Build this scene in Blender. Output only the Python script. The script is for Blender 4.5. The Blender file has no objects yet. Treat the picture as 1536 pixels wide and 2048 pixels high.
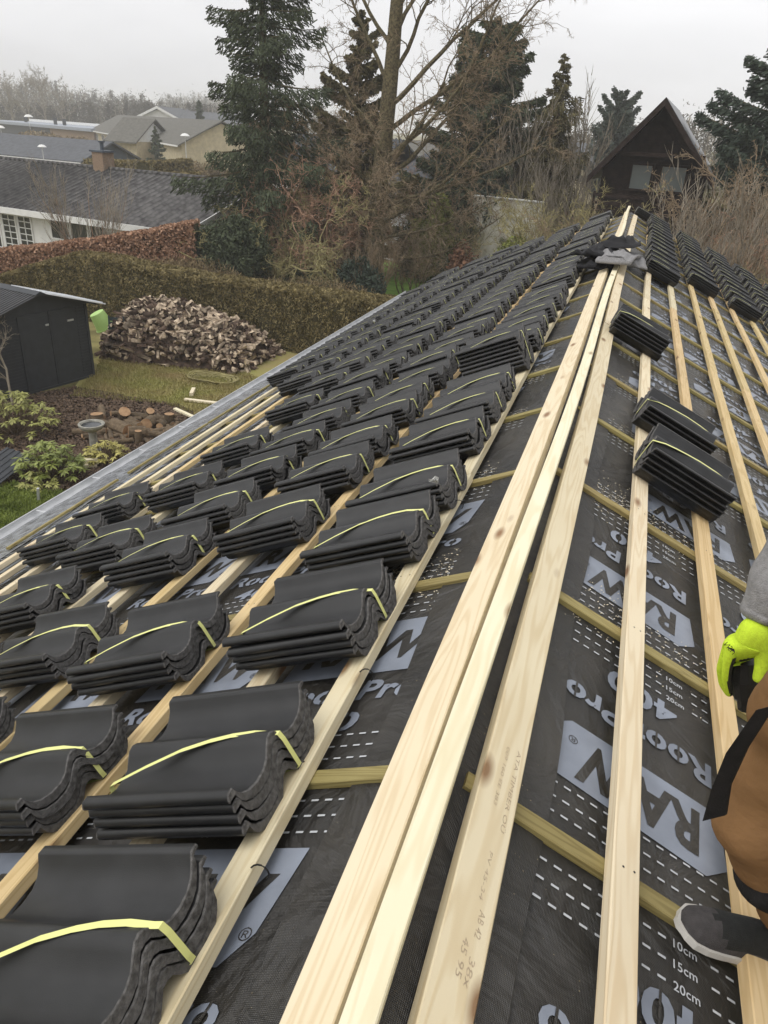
import bpy, math, random
import numpy as np
from mathutils import Vector, Matrix

# ------------------------------------------------------------------ camera, world, sun
sc = bpy.context.scene
COL = sc.collection
R = math.radians
F_PX, PITCH, ROLL, YAW = 1500.0, R(26.93), R(3.27), R(16.36)
CAM = np.array([.188, 0.0, 1.373])
cy, sy = math.cos(YAW), math.sin(YAW)
FW = np.array([-sy*math.cos(PITCH), cy*math.cos(PITCH), -math.sin(PITCH)])
RT0 = np.array([cy, sy, 0.0]); UP0 = np.cross(RT0, FW)
RT = math.cos(ROLL)*RT0 + math.sin(ROLL)*UP0
UP = -math.sin(ROLL)*RT0 + math.cos(ROLL)*UP0
cd = bpy.data.cameras.new('camera'); cam = bpy.data.objects.new('camera', cd); COL.objects.link(cam)
cam.matrix_world = Matrix(((RT[0], UP[0], -FW[0], CAM[0]), (RT[1], UP[1], -FW[1], CAM[1]), (RT[2], UP[2], -FW[2], CAM[2]), (0, 0, 0, 1)))
cd.sensor_fit = 'VERTICAL'; cd.sensor_height = 24.0; cd.lens = 24.0*F_PX/2048
cd.clip_start = .05; cd.clip_end = 5000
sc.camera = cam

SUN_EL, SUN_AZ = R(60), R(-135)      # sun azimuth measured from +Y towards +X
w = bpy.data.worlds.new("World"); sc.world = w; w.use_nodes = True
nt = w.node_tree; nt.nodes.clear()
wo = nt.nodes.new('ShaderNodeOutputWorld'); bg = nt.nodes.new('ShaderNodeBackground')
sky = nt.nodes.new('ShaderNodeTexSky'); sky.sky_type = 'NISHITA'; sky.sun_disc = False
sky.sun_elevation = SUN_EL; sky.sun_rotation = SUN_AZ; sky.dust_density = 6; sky.air_density = 1.5
hs = nt.nodes.new('ShaderNodeHueSaturation'); hs.inputs['Saturation'].default_value = .10
tc = nt.nodes.new('ShaderNodeTexCoord'); mp = nt.nodes.new('ShaderNodeMapping'); mp.inputs['Scale'].default_value = (1, 1, 3.2)
nz = nt.nodes.new('ShaderNodeTexNoise'); nz.inputs['Scale'].default_value = 1.6; nz.inputs['Detail'].default_value = 6
cr = nt.nodes.new('ShaderNodeMapRange'); cr.inputs[1].default_value = .3; cr.inputs[2].default_value = .7; cr.inputs[3].default_value = 4.9; cr.inputs[4].default_value = 6.9
mx = nt.nodes.new('ShaderNodeMix'); mx.data_type = 'RGBA'; mx.inputs[0].default_value = .86
L = nt.links.new
L(sky.outputs[0], hs.inputs['Color']); L(hs.outputs[0], mx.inputs[6])
L(tc.outputs['Generated'], mp.inputs[0]); L(mp.outputs[0], nz.inputs[0]); L(nz.outputs[0], cr.inputs[0])
tint = nt.nodes.new('ShaderNodeCombineColor'); L(cr.outputs[0], tint.inputs[0]); L(cr.outputs[0], tint.inputs[1])
bl = nt.nodes.new('ShaderNodeMath'); bl.operation = 'MULTIPLY'; bl.inputs[1].default_value = 1.02; L(cr.outputs[0], bl.inputs[0]); L(bl.outputs[0], tint.inputs[2])
L(tint.outputs[0], mx.inputs[7]); L(mx.outputs[2], bg.inputs[0]); bg.inputs[1].default_value = .138
L(bg.outputs[0], wo.inputs[0])
sl = bpy.data.lights.new('sun', 'SUN'); so = bpy.data.objects.new('sun', sl); COL.objects.link(so)
sl.energy = 1.2; sl.angle = R(55); sl.color = (1, .97, .93)
d = Vector((math.sin(SUN_AZ)*math.cos(SUN_EL), math.cos(SUN_AZ)*math.cos(SUN_EL), math.sin(SUN_EL)))
so.rotation_euler = d.to_track_quat('Z', 'Y').to_euler()
sc.view_settings.view_transform = 'Standard'; sc.view_settings.look = 'None'
sc.view_settings.exposure = 0.25; sc.view_settings.gamma = 1; sc.view_settings.use_curve_mapping = False
sc.cycles.max_bounces = 6; sc.cycles.transparent_max_bounces = 8; sc.cycles.volume_bounces = 3
sc.cycles.use_adaptive_sampling = True; sc.cycles.adaptive_threshold = .02

# ------------------------------------------------------------------ helpers
rnd = random.Random(7); RG = np.random.default_rng(11)
TH = R(24.32); ST, CT = math.sin(TH), math.cos(TH)
def ray(x, y): return FW + (x-768)/F_PX*RT - (y-1024)/F_PX*UP
def gp(x, y, z=-4.7):
    "the point of height z that the photograph shows at pixel x, y"
    d = ray(x, y); return CAM + (z-CAM[2])/d[2]*d
def dp(x, y, Y):
    d = ray(x, y); return CAM + (Y-CAM[1])/d[1]*d
def rl(side, s, Y, h):
    return Vector((side*(s*CT+h*ST), Y, -s*ST+h*CT))
ORD = 'first second third fourth fifth sixth seventh eighth ninth tenth eleventh twelfth thirteenth fourteenth fifteenth sixteenth seventeenth eighteenth nineteenth twentieth'.split()
ORD += ['twenty-'+o for o in ORD[:9]] + ['thirtieth'] + ['thirty-'+o for o in ORD[:9]] + ['fortieth'] + ['forty-'+o for o in ORD[:9]]

def tag(o, label=None, cat=None, group=None, kind=None):
    if label: o['label'] = label
    if cat: o['category'] = cat
    if group: o['group'] = group
    if kind: o['kind'] = kind
    return o
def link(name, data, parent=None, loc=None, rot=None):
    o = bpy.data.objects.new(name, data); COL.objects.link(o)
    if parent: o.parent = parent
    if loc is not None: o.location = loc
    if rot is not None: o.rotation_euler = rot
    return o
def thing(name, label, cat, loc=(0, 0, 0), rot=(0, 0, 0), group=None):
    return tag(link(name, None, None, loc, rot), label, cat, group)
def copy_tree(o, parent=None):
    c = o.copy(); COL.objects.link(c); c.parent = parent
    for ch in o.children: copy_tree(ch, c)
    return c

class MB:
    def __init__(s): s.V = []; s.F = []; s.M = []; s.n = 0
    def add(s, V, F, m=0):
        V = np.asarray(V, float).reshape(-1, 3)
        s.V.append(V); s.F += [tuple(int(i)+s.n for i in f) for f in F]; s.M += [m]*len(F); s.n += len(V); return s
    def box(s, c, sz, m=0, rot=None):
        x, y, z = [a/2 for a in sz]
        V = np.array([(-x,-y,-z),(x,-y,-z),(x,y,-z),(-x,y,-z),(-x,-y,z),(x,-y,z),(x,y,z),(-x,y,z)], float)
        if rot is not None: V = V @ np.array(rot).T
        return s.add(V+np.array(c, float), [(0,3,2,1),(4,5,6,7),(0,1,5,4),(1,2,6,5),(2,3,7,6),(3,0,4,7)], m)
    def bbox(s, a, b, m=0):
        a = np.array(a, float); b = np.array(b, float); return s.box((a+b)/2, abs(b-a), m)
    def prism(s, P, a, b, m=0):
        "polygon P (2D, x-z) swept along y from a to b"
        n = len(P); V = [(p[0], a, p[1]) for p in P]+[(p[0], b, p[1]) for p in P]
        F = [tuple(range(n)), tuple(range(2*n-1, n-1, -1))]+[(i, i+n, (i+1) % n+n, (i+1) % n) for i in range(n)]
        return s.add(V, F, m)
    def tube(s, P, r, k=6, m=0, cap=True):
        P = np.asarray(P, float); n = len(P); r = np.broadcast_to(np.asarray(r, float), (n,))
        T = np.gradient(P, axis=0); T /= np.linalg.norm(T, axis=1, keepdims=True)+1e-9
        ref = np.array([0, 0, 1.0]) if abs(T[0, 2]) < .8 else np.array([1.0, 0, 0])
        U = np.cross(T, ref); U /= np.linalg.norm(U, axis=1, keepdims=True)+1e-9; W = np.cross(T, U)
        a = np.arange(k)*2*math.pi/k
        V = P[:, None, :]+r[:, None, None]*(np.cos(a)[None, :, None]*U[:, None, :]+np.sin(a)[None, :, None]*W[:, None, :])
        F = [(i*k+j, i*k+(j+1) % k, (i+1)*k+(j+1) % k, (i+1)*k+j) for i in range(n-1) for j in range(k)]
        if cap: F += [tuple(range(k))[::-1], tuple(range((n-1)*k, n*k))]
        return s.add(V.reshape(-1, 3), F, m)
    def lathe(s, prof, c=(0, 0, 0), k=20, m=0):
        a = np.arange(k)*2*math.pi/k; V = []
        for r_, z in prof: V += [(c[0]+r_*math.cos(t), c[1]+r_*math.sin(t), c[2]+z) for t in a]
        F = [(i*k+j, i*k+(j+1) % k, (i+1)*k+(j+1) % k, (i+1)*k+j) for i in range(len(prof)-1) for j in range(k)]
        return s.add(V, F, m)
    def quads(s, C, U, W, m=0):
        C, U, W = [np.asarray(a, float) for a in (C, U, W)]; n = len(C)
        V = np.stack([C-U-W, C+U-W, C+U+W, C-U+W], 1).reshape(-1, 3)
        F = (np.arange(n)[:, None]*4+np.arange(4)).tolist()
        return s.add(V, F, m)
    def build(s, name, mats, parent=None, loc=None, rot=None, smooth=False):
        me = bpy.data.meshes.new(name)
        me.from_pydata(np.concatenate(s.V).tolist() if s.V else [], [], s.F)
        if not isinstance(mats, (list, tuple)): mats = [mats]
        for q in mats: me.materials.append(q)
        if len(mats) > 1: me.polygons.foreach_set('material_index', s.M)
        if smooth: me.polygons.foreach_set('use_smooth', [True]*len(me.polygons))
        me.update(); return link(name, me, parent, loc, rot)

def mat(name, col, rough=.7, var=.25, scale=8, bump=0, bscale=60, spec=.4, metal=0, col2=None, detail=6, stretch=(1, 1, 1), objrand=0, trans=0):
    m = bpy.data.materials.new(name); m.use_nodes = True; t = m.node_tree; b = t.nodes['Principled BSDF']
    b.inputs['Roughness'].default_value = rough; b.inputs['Metallic'].default_value = metal
    b.inputs['Specular IOR Level'].default_value = spec
    c = t.nodes.new('ShaderNodeTexCoord'); mp = t.nodes.new('ShaderNodeMapping'); mp.inputs['Scale'].default_value = stretch
    n = t.nodes.new('ShaderNodeTexNoise'); n.inputs['Scale'].default_value = scale; n.inputs['Detail'].default_value = detail
    t.links.new(c.outputs['Object'], mp.inputs[0]); t.links.new(mp.outputs[0], n.inputs[0])
    r = t.nodes.new('ShaderNodeValToRGB'); t.links.new(n.outputs[0], r.inputs[0])
    c1 = [max(0, x*(1-var)) for x in col]; c2 = list(col2) if col2 else [min(1, x*(1+var)) for x in col]
    r.color_ramp.elements[0].position = .3; r.color_ramp.elements[1].position = .7
    r.color_ramp.elements[0].color = (*c1, 1); r.color_ramp.elements[1].color = (*c2, 1)
    out = r.outputs[0]
    if objrand:
        oi = t.nodes.new('ShaderNodeObjectInfo'); h = t.nodes.new('ShaderNodeHueSaturation')
        mr = t.nodes.new('ShaderNodeMapRange'); mr.inputs[3].default_value = 1-objrand; mr.inputs[4].default_value = 1+objrand
        t.links.new(oi.outputs['Random'], mr.inputs[0]); t.links.new(mr.outputs[0], h.inputs['Value']); t.links.new(out, h.inputs['Color']); out = h.outputs[0]
    t.links.new(out, b.inputs['Base Color'])
    if bump:
        n2 = t.nodes.new('ShaderNodeTexNoise'); n2.inputs['Scale'].default_value = bscale; n2.inputs['Detail'].default_value = 5
        t.links.new(mp.outputs[0], n2.inputs[0])
        bp = t.nodes.new('ShaderNodeBump'); bp.inputs['Strength'].default_value = bump; bp.inputs['Distance'].default_value = .02
        t.links.new(n2.outputs[0], bp.inputs['Height']); t.links.new(bp.outputs[0], b.inputs['Normal'])
    m['_'] = 0
    return m

def wood(name, light, dark, knot=(.22, .11, .05), rough=.62, ring=1.0, hue=.02, val=.14):
    "sawn timber, grain along local y"
    m = bpy.data.materials.new(name); m.use_nodes = True; t = m.node_tree; b = t.nodes['Principled BSDF']; K = t.links.new
    c = t.nodes.new('ShaderNodeTexCoord'); oi = t.nodes.new('ShaderNodeObjectInfo')
    ad = t.nodes.new('ShaderNodeVectorMath'); ad.operation = 'ADD'
    sc_ = t.nodes.new('ShaderNodeVectorMath'); sc_.operation = 'SCALE'; sc_.inputs[0].default_value = (13, 37, 7)
    K(oi.outputs['Random'], sc_.inputs['Scale']); K(c.outputs['Object'], ad.inputs[0]); K(sc_.outputs[0], ad.inputs[1])
    mp = t.nodes.new('ShaderNodeMapping'); mp.inputs['Scale'].default_value = (9, .55, 9); K(ad.outputs[0], mp.inputs[0])
    n = t.nodes.new('ShaderNodeTexNoise'); n.inputs['Scale'].default_value = 1.3; n.inputs['Detail'].default_value = 2; K(mp.outputs[0], n.inputs[0])
    mu = t.nodes.new('ShaderNodeMath'); mu.operation = 'MULTIPLY'; mu.inputs[1].default_value = 70*ring; K(n.outputs[0], mu.inputs[0])
    si = t.nodes.new('ShaderNodeMath'); si.operation = 'SINE'; K(mu.outputs[0], si.inputs[0])
    mr = t.nodes.new('ShaderNodeMapRange'); mr.inputs[1].default_value = -.2; mr.inputs[2].default_value = 1.0; mr.inputs[3].default_value = 0; mr.inputs[4].default_value = .55
    K(si.outputs[0], mr.inputs[0])
    n2 = t.nodes.new('ShaderNodeTexNoise'); n2.inputs['Scale'].default_value = 3; n2.inputs['Detail'].default_value = 8; K(ad.outputs[0], n2.inputs[0])
    a2 = t.nodes.new('ShaderNodeMath'); a2.operation = 'MULTIPLY_ADD'; a2.inputs[1].default_value = .9; K(n2.outputs[0], a2.inputs[0]); 
    m5 = t.nodes.new('ShaderNodeMath'); m5.operation = 'SUBTRACT'; m5.inputs[1].default_value = .35; K(mr.outputs[0], m5.inputs[0]); K(m5.outputs[0], a2.inputs[2]); a2.use_clamp = True
    mix = t.nodes.new('ShaderNodeMix'); mix.data_type = 'RGBA'; mix.inputs[6].default_value = (*light, 1); mix.inputs[7].default_value = (*dark, 1); K(a2.outputs[0], mix.inputs[0])
    mk = t.nodes.new('ShaderNodeMapping'); mk.inputs['Scale'].default_value = (6.5, 2.6, 6.5); K(ad.outputs[0], mk.inputs[0])
    v = t.nodes.new('ShaderNodeTexVoronoi'); v.inputs['Scale'].default_value = 1; K(mk.outputs[0], v.inputs[0])
    kr = t.nodes.new('ShaderNodeMapRange'); kr.inputs[1].default_value = .06; kr.inputs[2].default_value = .17; kr.inputs[3].default_value = .9; kr.inputs[4].default_value = 0; K(v.outputs['Distance'], kr.inputs[0])
    mix2 = t.nodes.new('ShaderNodeMix'); mix2.data_type = 'RGBA'; K(kr.outputs[0], mix2.inputs[0]); K(mix.outputs[2], mix2.inputs[6]); mix2.inputs[7].default_value = (*knot, 1)
    h = t.nodes.new('ShaderNodeHueSaturation'); K(mix2.outputs[2], h.inputs['Color'])
    for s_, lo, hi, src in (('Value', 1-val, 1+val*.6, 'Random'), ('Hue', .5-hue*.15, .5+hue*.6, 'Random')):
        q = t.nodes.new('ShaderNodeMapRange'); q.inputs[3].default_value = lo; q.inputs[4].default_value = hi
        if s_ == 'Hue':
            fr = t.nodes.new('ShaderNodeMath'); fr.operation = 'MULTIPLY'; fr.inputs[1].default_value = 17.3; K(oi.outputs[src], fr.inputs[0])
            f2 = t.nodes.new('ShaderNodeMath'); f2.operation = 'FRACT'; K(fr.outputs[0], f2.inputs[0]); K(f2.outputs[0], q.inputs[0])
        else: K(oi.outputs[src], q.inputs[0])
        K(q.outputs[0], h.inputs[s_])
    K(h.outputs[0], b.inputs['Base Color']); b.inputs['Roughness'].default_value = rough; b.inputs['Specular IOR Level'].default_value = .25
    bp = t.nodes.new('ShaderNodeBump'); bp.inputs['Strength'].default_value = .25; bp.inputs['Distance'].default_value = .002; K(a2.outputs[0], bp.inputs['Height']); K(bp.outputs[0], b.inputs['Normal'])
    return m

def underlay_mat(name, base, rough):
    "woven roofing underlay: slightly shiny, wet and dusty in patches, sprinkled with sawdust"
    m = bpy.data.materials.new(name); m.use_nodes = True; t = m.node_tree; b = t.nodes['Principled BSDF']; K = t.links.new
    c = t.nodes.new('ShaderNodeTexCoord'); P = c.outputs['Object']
    n = t.nodes.new('ShaderNodeTexNoise'); n.inputs['Scale'].default_value = 1.7; n.inputs['Detail'].default_value = 9; n.inputs['Roughness'].default_value = .65; K(P, n.inputs[0])
    r = t.nodes.new('ShaderNodeValToRGB'); K(n.outputs[0], r.inputs[0])
    r.color_ramp.elements[0].position = .36; r.color_ramp.elements[1].position = .66
    r.color_ramp.elements[0].color = (*[x*.62 for x in base], 1); r.color_ramp.elements[1].color = (base[0]*1.9, base[1]*1.8, base[2]*1.65, 1)
    v = t.nodes.new('ShaderNodeTexVoronoi'); v.inputs['Scale'].default_value = 75; K(P, v.inputs[0])
    n3 = t.nodes.new('ShaderNodeTexNoise'); n3.inputs['Scale'].default_value = 1.1; n3.inputs['Detail'].default_value = 5; K(P, n3.inputs[0])
    th = t.nodes.new('ShaderNodeMapRange'); th.inputs[1].default_value = .52; th.inputs[2].default_value = .75; th.inputs[3].default_value = .06; th.inputs[4].default_value = .34; K(n3.outputs[0], th.inputs[0])
    lt = t.nodes.new('ShaderNodeMath'); lt.operation = 'LESS_THAN'; K(v.outputs['Distance'], lt.inputs[0]); K(th.outputs[0], lt.inputs[1])
    sp = t.nodes.new('ShaderNodeSeparateColor'); K(v.outputs['Color'], sp.inputs[0])
    g = t.nodes.new('ShaderNodeMath'); g.operation = 'GREATER_THAN'; g.inputs[1].default_value = .72; K(sp.outputs[0], g.inputs[0])
    mm = t.nodes.new('ShaderNodeMath'); mm.operation = 'MULTIPLY'; K(lt.outputs[0], mm.inputs[0]); K(g.outputs[0], mm.inputs[1])
    mix = t.nodes.new('ShaderNodeMix'); mix.data_type = 'RGBA'; K(mm.outputs[0], mix.inputs[0]); K(r.outputs[0], mix.inputs[6]); mix.inputs[7].default_value = (.34, .27, .16, 1)
    K(mix.outputs[2], b.inputs['Base Color'])
    rr = t.nodes.new('ShaderNodeMapRange'); rr.inputs[1].default_value = .3; rr.inputs[2].default_value = .7; rr.inputs[3].default_value = rough-.1; rr.inputs[4].default_value = rough+.14; K(n3.outputs[0], rr.inputs[0]); K(rr.outputs[0], b.inputs['Roughness'])
    b.inputs['Specular IOR Level'].default_value = .55
    wv = t.nodes.new('ShaderNodeTexWave'); wv.inputs['Scale'].default_value = 90; wv.bands_direction = 'Y'; K(P, wv.inputs[0])
    wx = t.nodes.new('ShaderNodeTexWave'); wx.inputs['Scale'].default_value = 90; wx.bands_direction = 'X'; K(P, wx.inputs[0])
    s1 = t.nodes.new('ShaderNodeMath'); s1.operation = 'ADD'; K(wv.outputs['Fac'], s1.inputs[0]); K(wx.outputs['Fac'], s1.inputs[1])
    n4 = t.nodes.new('ShaderNodeTexNoise'); n4.inputs['Scale'].default_value = 7; n4.inputs['Detail'].default_value = 3; n4.inputs['Distortion'].default_value = 1.2; K(P, n4.inputs[0])
    s2 = t.nodes.new('ShaderNodeMath'); s2.operation = 'MULTIPLY_ADD'; s2.inputs[1].default_value = 9; K(n4.outputs[0], s2.inputs[0]); K(s1.outputs[0], s2.inputs[2])
    bp = t.nodes.new('ShaderNodeBump'); bp.inputs['Strength'].default_value = .5; bp.inputs['Distance'].default_value = .0016; K(s2.outputs[0], bp.inputs['Height'])
    n6 = t.nodes.new('ShaderNodeTexNoise'); n6.inputs['Scale'].default_value = 2.6; n6.inputs['Detail'].default_value = 4; n6.inputs['Distortion'].default_value = 2.2; K(P, n6.inputs[0])
    b2 = t.nodes.new('ShaderNodeBump'); b2.inputs['Strength'].default_value = .8; b2.inputs['Distance'].default_value = .05; K(n6.outputs[0], b2.inputs['Height']); K(bp.outputs[0], b2.inputs['Normal']); K(b2.outputs[0], b.inputs['Normal'])
    return m

M = {}
M['wood'] = wood('spruce_wood', (.75, .65, .46), (.62, .49, .30), val=.10)
M['wood2'] = wood('golden_spruce_wood', (.68, .51, .28), (.54, .37, .17), val=.08)
M['white_wood'] = wood('pale_planed_wood', (.83, .75, .56), (.72, .61, .41), val=.03)
M['treated'] = wood('treated_wood', (.34, .275, .115), (.20, .15, .055), knot=(.10, .06, .03), ring=1.4)
M['under'] = underlay_mat('roofing_underlay', (.030, .0292, .028), .33)
M['print'] = mat('pale_blue_print', (.235, .262, .315), .42, .22, 6, detail=10)
M['printw'] = mat('white_print', (.50, .52, .54), .5, .1, 30)
M['stamp'] = mat('ink_stamp', (.44, .35, .24), .7, .3, 200)
M['tile'] = mat('black_tile_surface', (.0165, .0167, .0172), .37, .35, 9, .12, 500, .5, detail=10, objrand=.3)
M['tile_end'] = mat('raw_tile_edge', (.088, .083, .078), .8, .45, 60, .35, 220, .25, col2=(.15, .145, .14), detail=9)
M['strap'] = mat('yellow_strap', (.78, .79, .30), .4, .05)
M['dark_hook'] = mat('black_clip', (.015, .015, .015), .4)
M['zinc'] = mat('zinc_gutter', (.62, .63, .64), .5, .12, 5, .05, 40, .5, metal=.7)
M['foil'] = mat('grey_eave_foil', (.13, .133, .138), .25, .5, 9, .8, 16, .6, col2=(.30, .315, .335), detail=9)
M['brick'] = mat('brown_brick', (.27, .19, .13), .85, .25, 20, .3, 60)
M['white'] = mat('white_paint', (.74, .74, .72), .6, .06, 3)
M['glass'] = mat('window_glass', (.02, .024, .028), .08, .2, 2, spec=.7)
M['curtain'] = mat('curtain_cloth', (.45, .44, .42), .8, .2, 12, stretch=(9, 1, 1))
M['charcoal'] = mat('charcoal_paint', (.040, .044, .050), .55, .12, 6, .1, 30)

# ------------------------------------------------------------------ the house roof being re-laid
GZ = -4.7
Y_FAR, Y_NEAR, S_EAVE = 19.0, -3.0, 5.45
CB0 = 1.326
house = thing('house', 'long low house with a gabled roof stripped to black printed underlay and pale battens', 'house')
def sag(Y):
    f = (Y-CB0) % 1.0
    return .002+-.010*math.sin(math.pi*f)
# glyph meshes
GLY = {}
def glyph(txt, bold=.02, shear=.0):
    k = (txt, bold, shear)
    if k in GLY: return GLY[k]
    cu = bpy.data.curves.new('t', 'FONT'); cu.body = txt; cu.size = 1; cu.offset = bold; cu.shear = shear; cu.resolution_u = 3; cu.space_character = 1.02+bold
    ob = bpy.data.objects.new('t', cu); COL.objects.link(ob)
    bpy.context.view_layer.update()
    me = bpy.data.meshes.new_from_object(ob)
    V = np.array([v.co[:] for v in me.vertices]).reshape(-1, 3); Fc = [tuple(p.vertices) for p in me.polygons]
    bpy.data.objects.remove(ob); bpy.data.meshes.remove(me); bpy.data.curves.remove(cu)
    V[:, 0] -= V[:, 0].min(); lo = V[:, 1].min() if txt[0] not in 'p' else 0
    GLY[k] = (V, Fc); return GLY[k]
def put_text(mb, side, txt, s0, Y0, cap, width=None, bold=.02, shear=.2, m=0, dh=.004, Yref=None):
    """right slope: reads towards the ridge with its head to the camera; left slope: towards the ridge, head away.
    s0 = slope distance of the first letter, Y0 = baseline"""
    V, Fc = glyph(txt, bold, shear); V = V.copy()
    capu = .73
    sx = width/(V[:, 0].max()) if width else cap/capu
    X = V[:, 0]*sx; Z = V[:, 1]*cap/capu
    sgn = -1 if side > 0 else 1
    S_ = s0-X; Yy = Y0+sgn*Z
    P = np.zeros((len(V), 3)); P[:, 0] = side*S_; P[:, 1] = Yy
    P[:, 2] = [sag(y)+dh for y in Yy]
    mb.add(P, Fc, m)
    if m == 0 and len(txt) > 1:
        full = glyph(txt, bold, shear)[0][:, 0].max()
        for i, ch in enumerate(txt):
            if ch in 'o0':
                a_ = glyph(txt[:i+1], bold, shear)[0][:, 0].max(); wch = .56 if ch == 'o' else .56
                xc = (a_-wch/2)*sx; hh = (.50 if ch == 'o' else .72)*cap/capu
                pts = [(s0-(xc-.0035), Y0-sgn*.004), (s0-(xc+.0035), Y0-sgn*.004), (s0-(xc+.0035+shear*hh), Y0+sgn*(hh+.004)), (s0-(xc-.0035+shear*hh), Y0+sgn*(hh+.004))]
                put_poly(mb, side, pts, 1, dh+.0015)
def put_poly(mb, side, pts, m=0, dh=.003):
    n = len(pts); P = [(side*s, Y, sag(Y)+dh) for s, Y in pts]
    a = 0
    for i in range(n): a += pts[i][0]*pts[(i+1) % n][1]-pts[(i+1) % n][0]*pts[i][1]
    f = tuple(range(n)) if a*side > 0 else tuple(range(n))[::-1]
    mb.add(P, [f], m)
wall_mb = MB(); wall_mb.bbox((-4.55, Y_NEAR+.3, GZ), (4.55, Y_FAR-.3, -2.35))
wall_mb.prism([(-4.55, -2.36), (4.55, -2.36), (0, -.30)], Y_FAR-.42, Y_FAR-.3)
wall_mb.build('wall', M['brick'], house)
deck = MB()
deck.prism([(0, -.02), (-CT*5.25, -ST*5.25-.02), (-CT*5.25, -ST*5.25-.14), (0, -.16), (CT*5.25, -ST*5.25-.14), (CT*5.25, -ST*5.25-.02)], Y_NEAR, Y_FAR-.02)
deck.build('roof_structure', M['wood2'], house)
kk = range(-5, 18)
for side in (-1, 1):
    rot = (0, side*TH, 0)
    for k in kk:
        a = CB0+k; b = a+1; a = max(a, Y_NEAR); b = min(b, Y_FAR)
        if b-a < .1: continue
        us = MB(); ny, nx = 8, 10
        V = []; xs = np.linspace(0, S_EAVE, nx)
        for i in range(ny+1):
            Y = a+(b-a)*i/ny
            for x in xs: V.append((side*x, Y, sag(Y)))
        Fc = []
        for i in range(ny):
            for j in range(nx-1):
                q = (i*nx+j, i*nx+j+1, (i+1)*nx+j+1, (i+1)*nx+j); Fc.append(q if side > 0 else q[::-1])
        us.add(V, Fc); strip = us.build('underlay_strip', M['under'], house, None, rot, True)
        pm = MB(); base = CB0+k; ph = {0: 0.0, 1: -.045}.get(k, ((k*37) % 13)/13*.35) if side > 0 else ((k*29+5) % 11)/11*.4
        if side < 0 and k == 0: ph = -.06
        if side < 0 and k == -1: ph = .065
        PER = .66; ns = 8
        for j in range(-1, ns):
            o = ph+j*PER
            s_lo, s_hi = .235+o, .80+o
            if s_hi > S_EAVE-.1 or s_lo < -.02 and s_hi < .35: continue
            if s_lo < .03: continue
            if side > 0:
                y0, y1 = base+.195, base+.455
                put_poly(pm, side, [(s_lo, y0+.03), (s_lo+.005, y1-.05), (s_lo+.065, y1), (s_hi-.01, y1-.01), (s_hi, y0+.06), (s_hi-.07, y0)], 0)
                put_text(pm, side, 'RAW', s_hi-.075, y1-.055, .16, .40, .035, .12, 1, .0045)
                put_text(pm, side, 'Roof Pro', s_hi-.02, base+.63, .095, .52, .03, 0.05, 0)
                put_text(pm, side, '400', s_hi-.14, base+.80, .095, .26, .03, 0.05, 0)
                put_text(pm, side, '®', s_lo+.09, y1-.06, .03, .03, 0, 0, 1, .0045)
            else:
                y0, y1 = base+.49, base+.79
                put_poly(pm, side, [(s_lo, y1), (s_lo+.035, y0+.08), (s_lo+.09, y0), (s_hi, y0), (s_hi-.02, y1-.07), (s_hi-.07, y1)], 0)
                put_text(pm, side, 'RAW', s_hi-.05, y0+.075, .155, .47, .035, .25, 1, .0045)
                put_text(pm, side, 'Roof Pro', s_hi-.02, base+.355, .095, .52, .03, .15, 0)
                put_text(pm, side, '400', s_hi-.12, base+.21, .085, .27, .03, .1, 0)
                put_text(pm, side, '®', s_lo+.075, y0+.06, .032, .032, 0, 0, 1, .0045)
        # dashed overlap lines at 5 cm steps, interrupted by their figures
        for i, dy in enumerate((.94, .89, .84, .09, .14, .19)):
            Yd = base+dy-(.003 if i < 3 else 0)
            if not (a < Yd < b-.02): continue
            s_ = .02
            while s_ < S_EAVE-.2:
                tx = ['10cm', '15cm', '20cm'][i % 3]
                loc_ = (s_-.60) % 1.35
                if dy > .8 and (loc_ < .062):
                    V_, F_ = glyph(tx, .01, 0); V_ = V_.copy()*.031; P = np.zeros_like(V_)
                    S2 = s_+V_[:, 0]; P[:, 0] = side*S2; P[:, 1] = Yd+(-1 if side < 0 else 1)*(V_[:, 1]-.011); P[:, 2] = sag(Yd)+.004
                    pm.add(P, F_, 2); s_ += .10; continue
                put_poly(pm, side, [(s_, Yd-.003), (s_+.021, Yd-.003), (s_+.021, Yd+.003), (s_, Yd+.003)], 2); s_ += .040
        if side > 0 and k == -1: put_text(pm, side, '801', .05, base+.66, .022, .04, .01, 0, 2)
        pm.build('printed_lettering', [M['print'], M['under'], M['printw']], strip)

# crumpled ridge strip of underlay, lying over both slopes
rs = MB(); V = []; ys = np.arange(Y_NEAR, Y_FAR, .05); xs = np.linspace(-.24, .24, 15)
for y in ys:
    for x in xs:
        n = math.sin(y*9+x*21)*.5+math.sin(y*23.1-x*47)*.3+math.sin(y*3.3+x*9)*.5
        V.append((x+.01*math.sin(y*5), y, -abs(x)*math.tan(TH)+.016+.004*n-.006*(abs(x)/.24)))
nx = len(xs); Fc = [(i*nx+j, i*nx+j+1, (i+1)*nx+j+1, (i+1)*nx+j) for i in range(len(ys)-1) for j in range(nx-1)]
rs.add(V, Fc); rs.build('ridge_underlay', M['under'], house, smooth=True)
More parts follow.
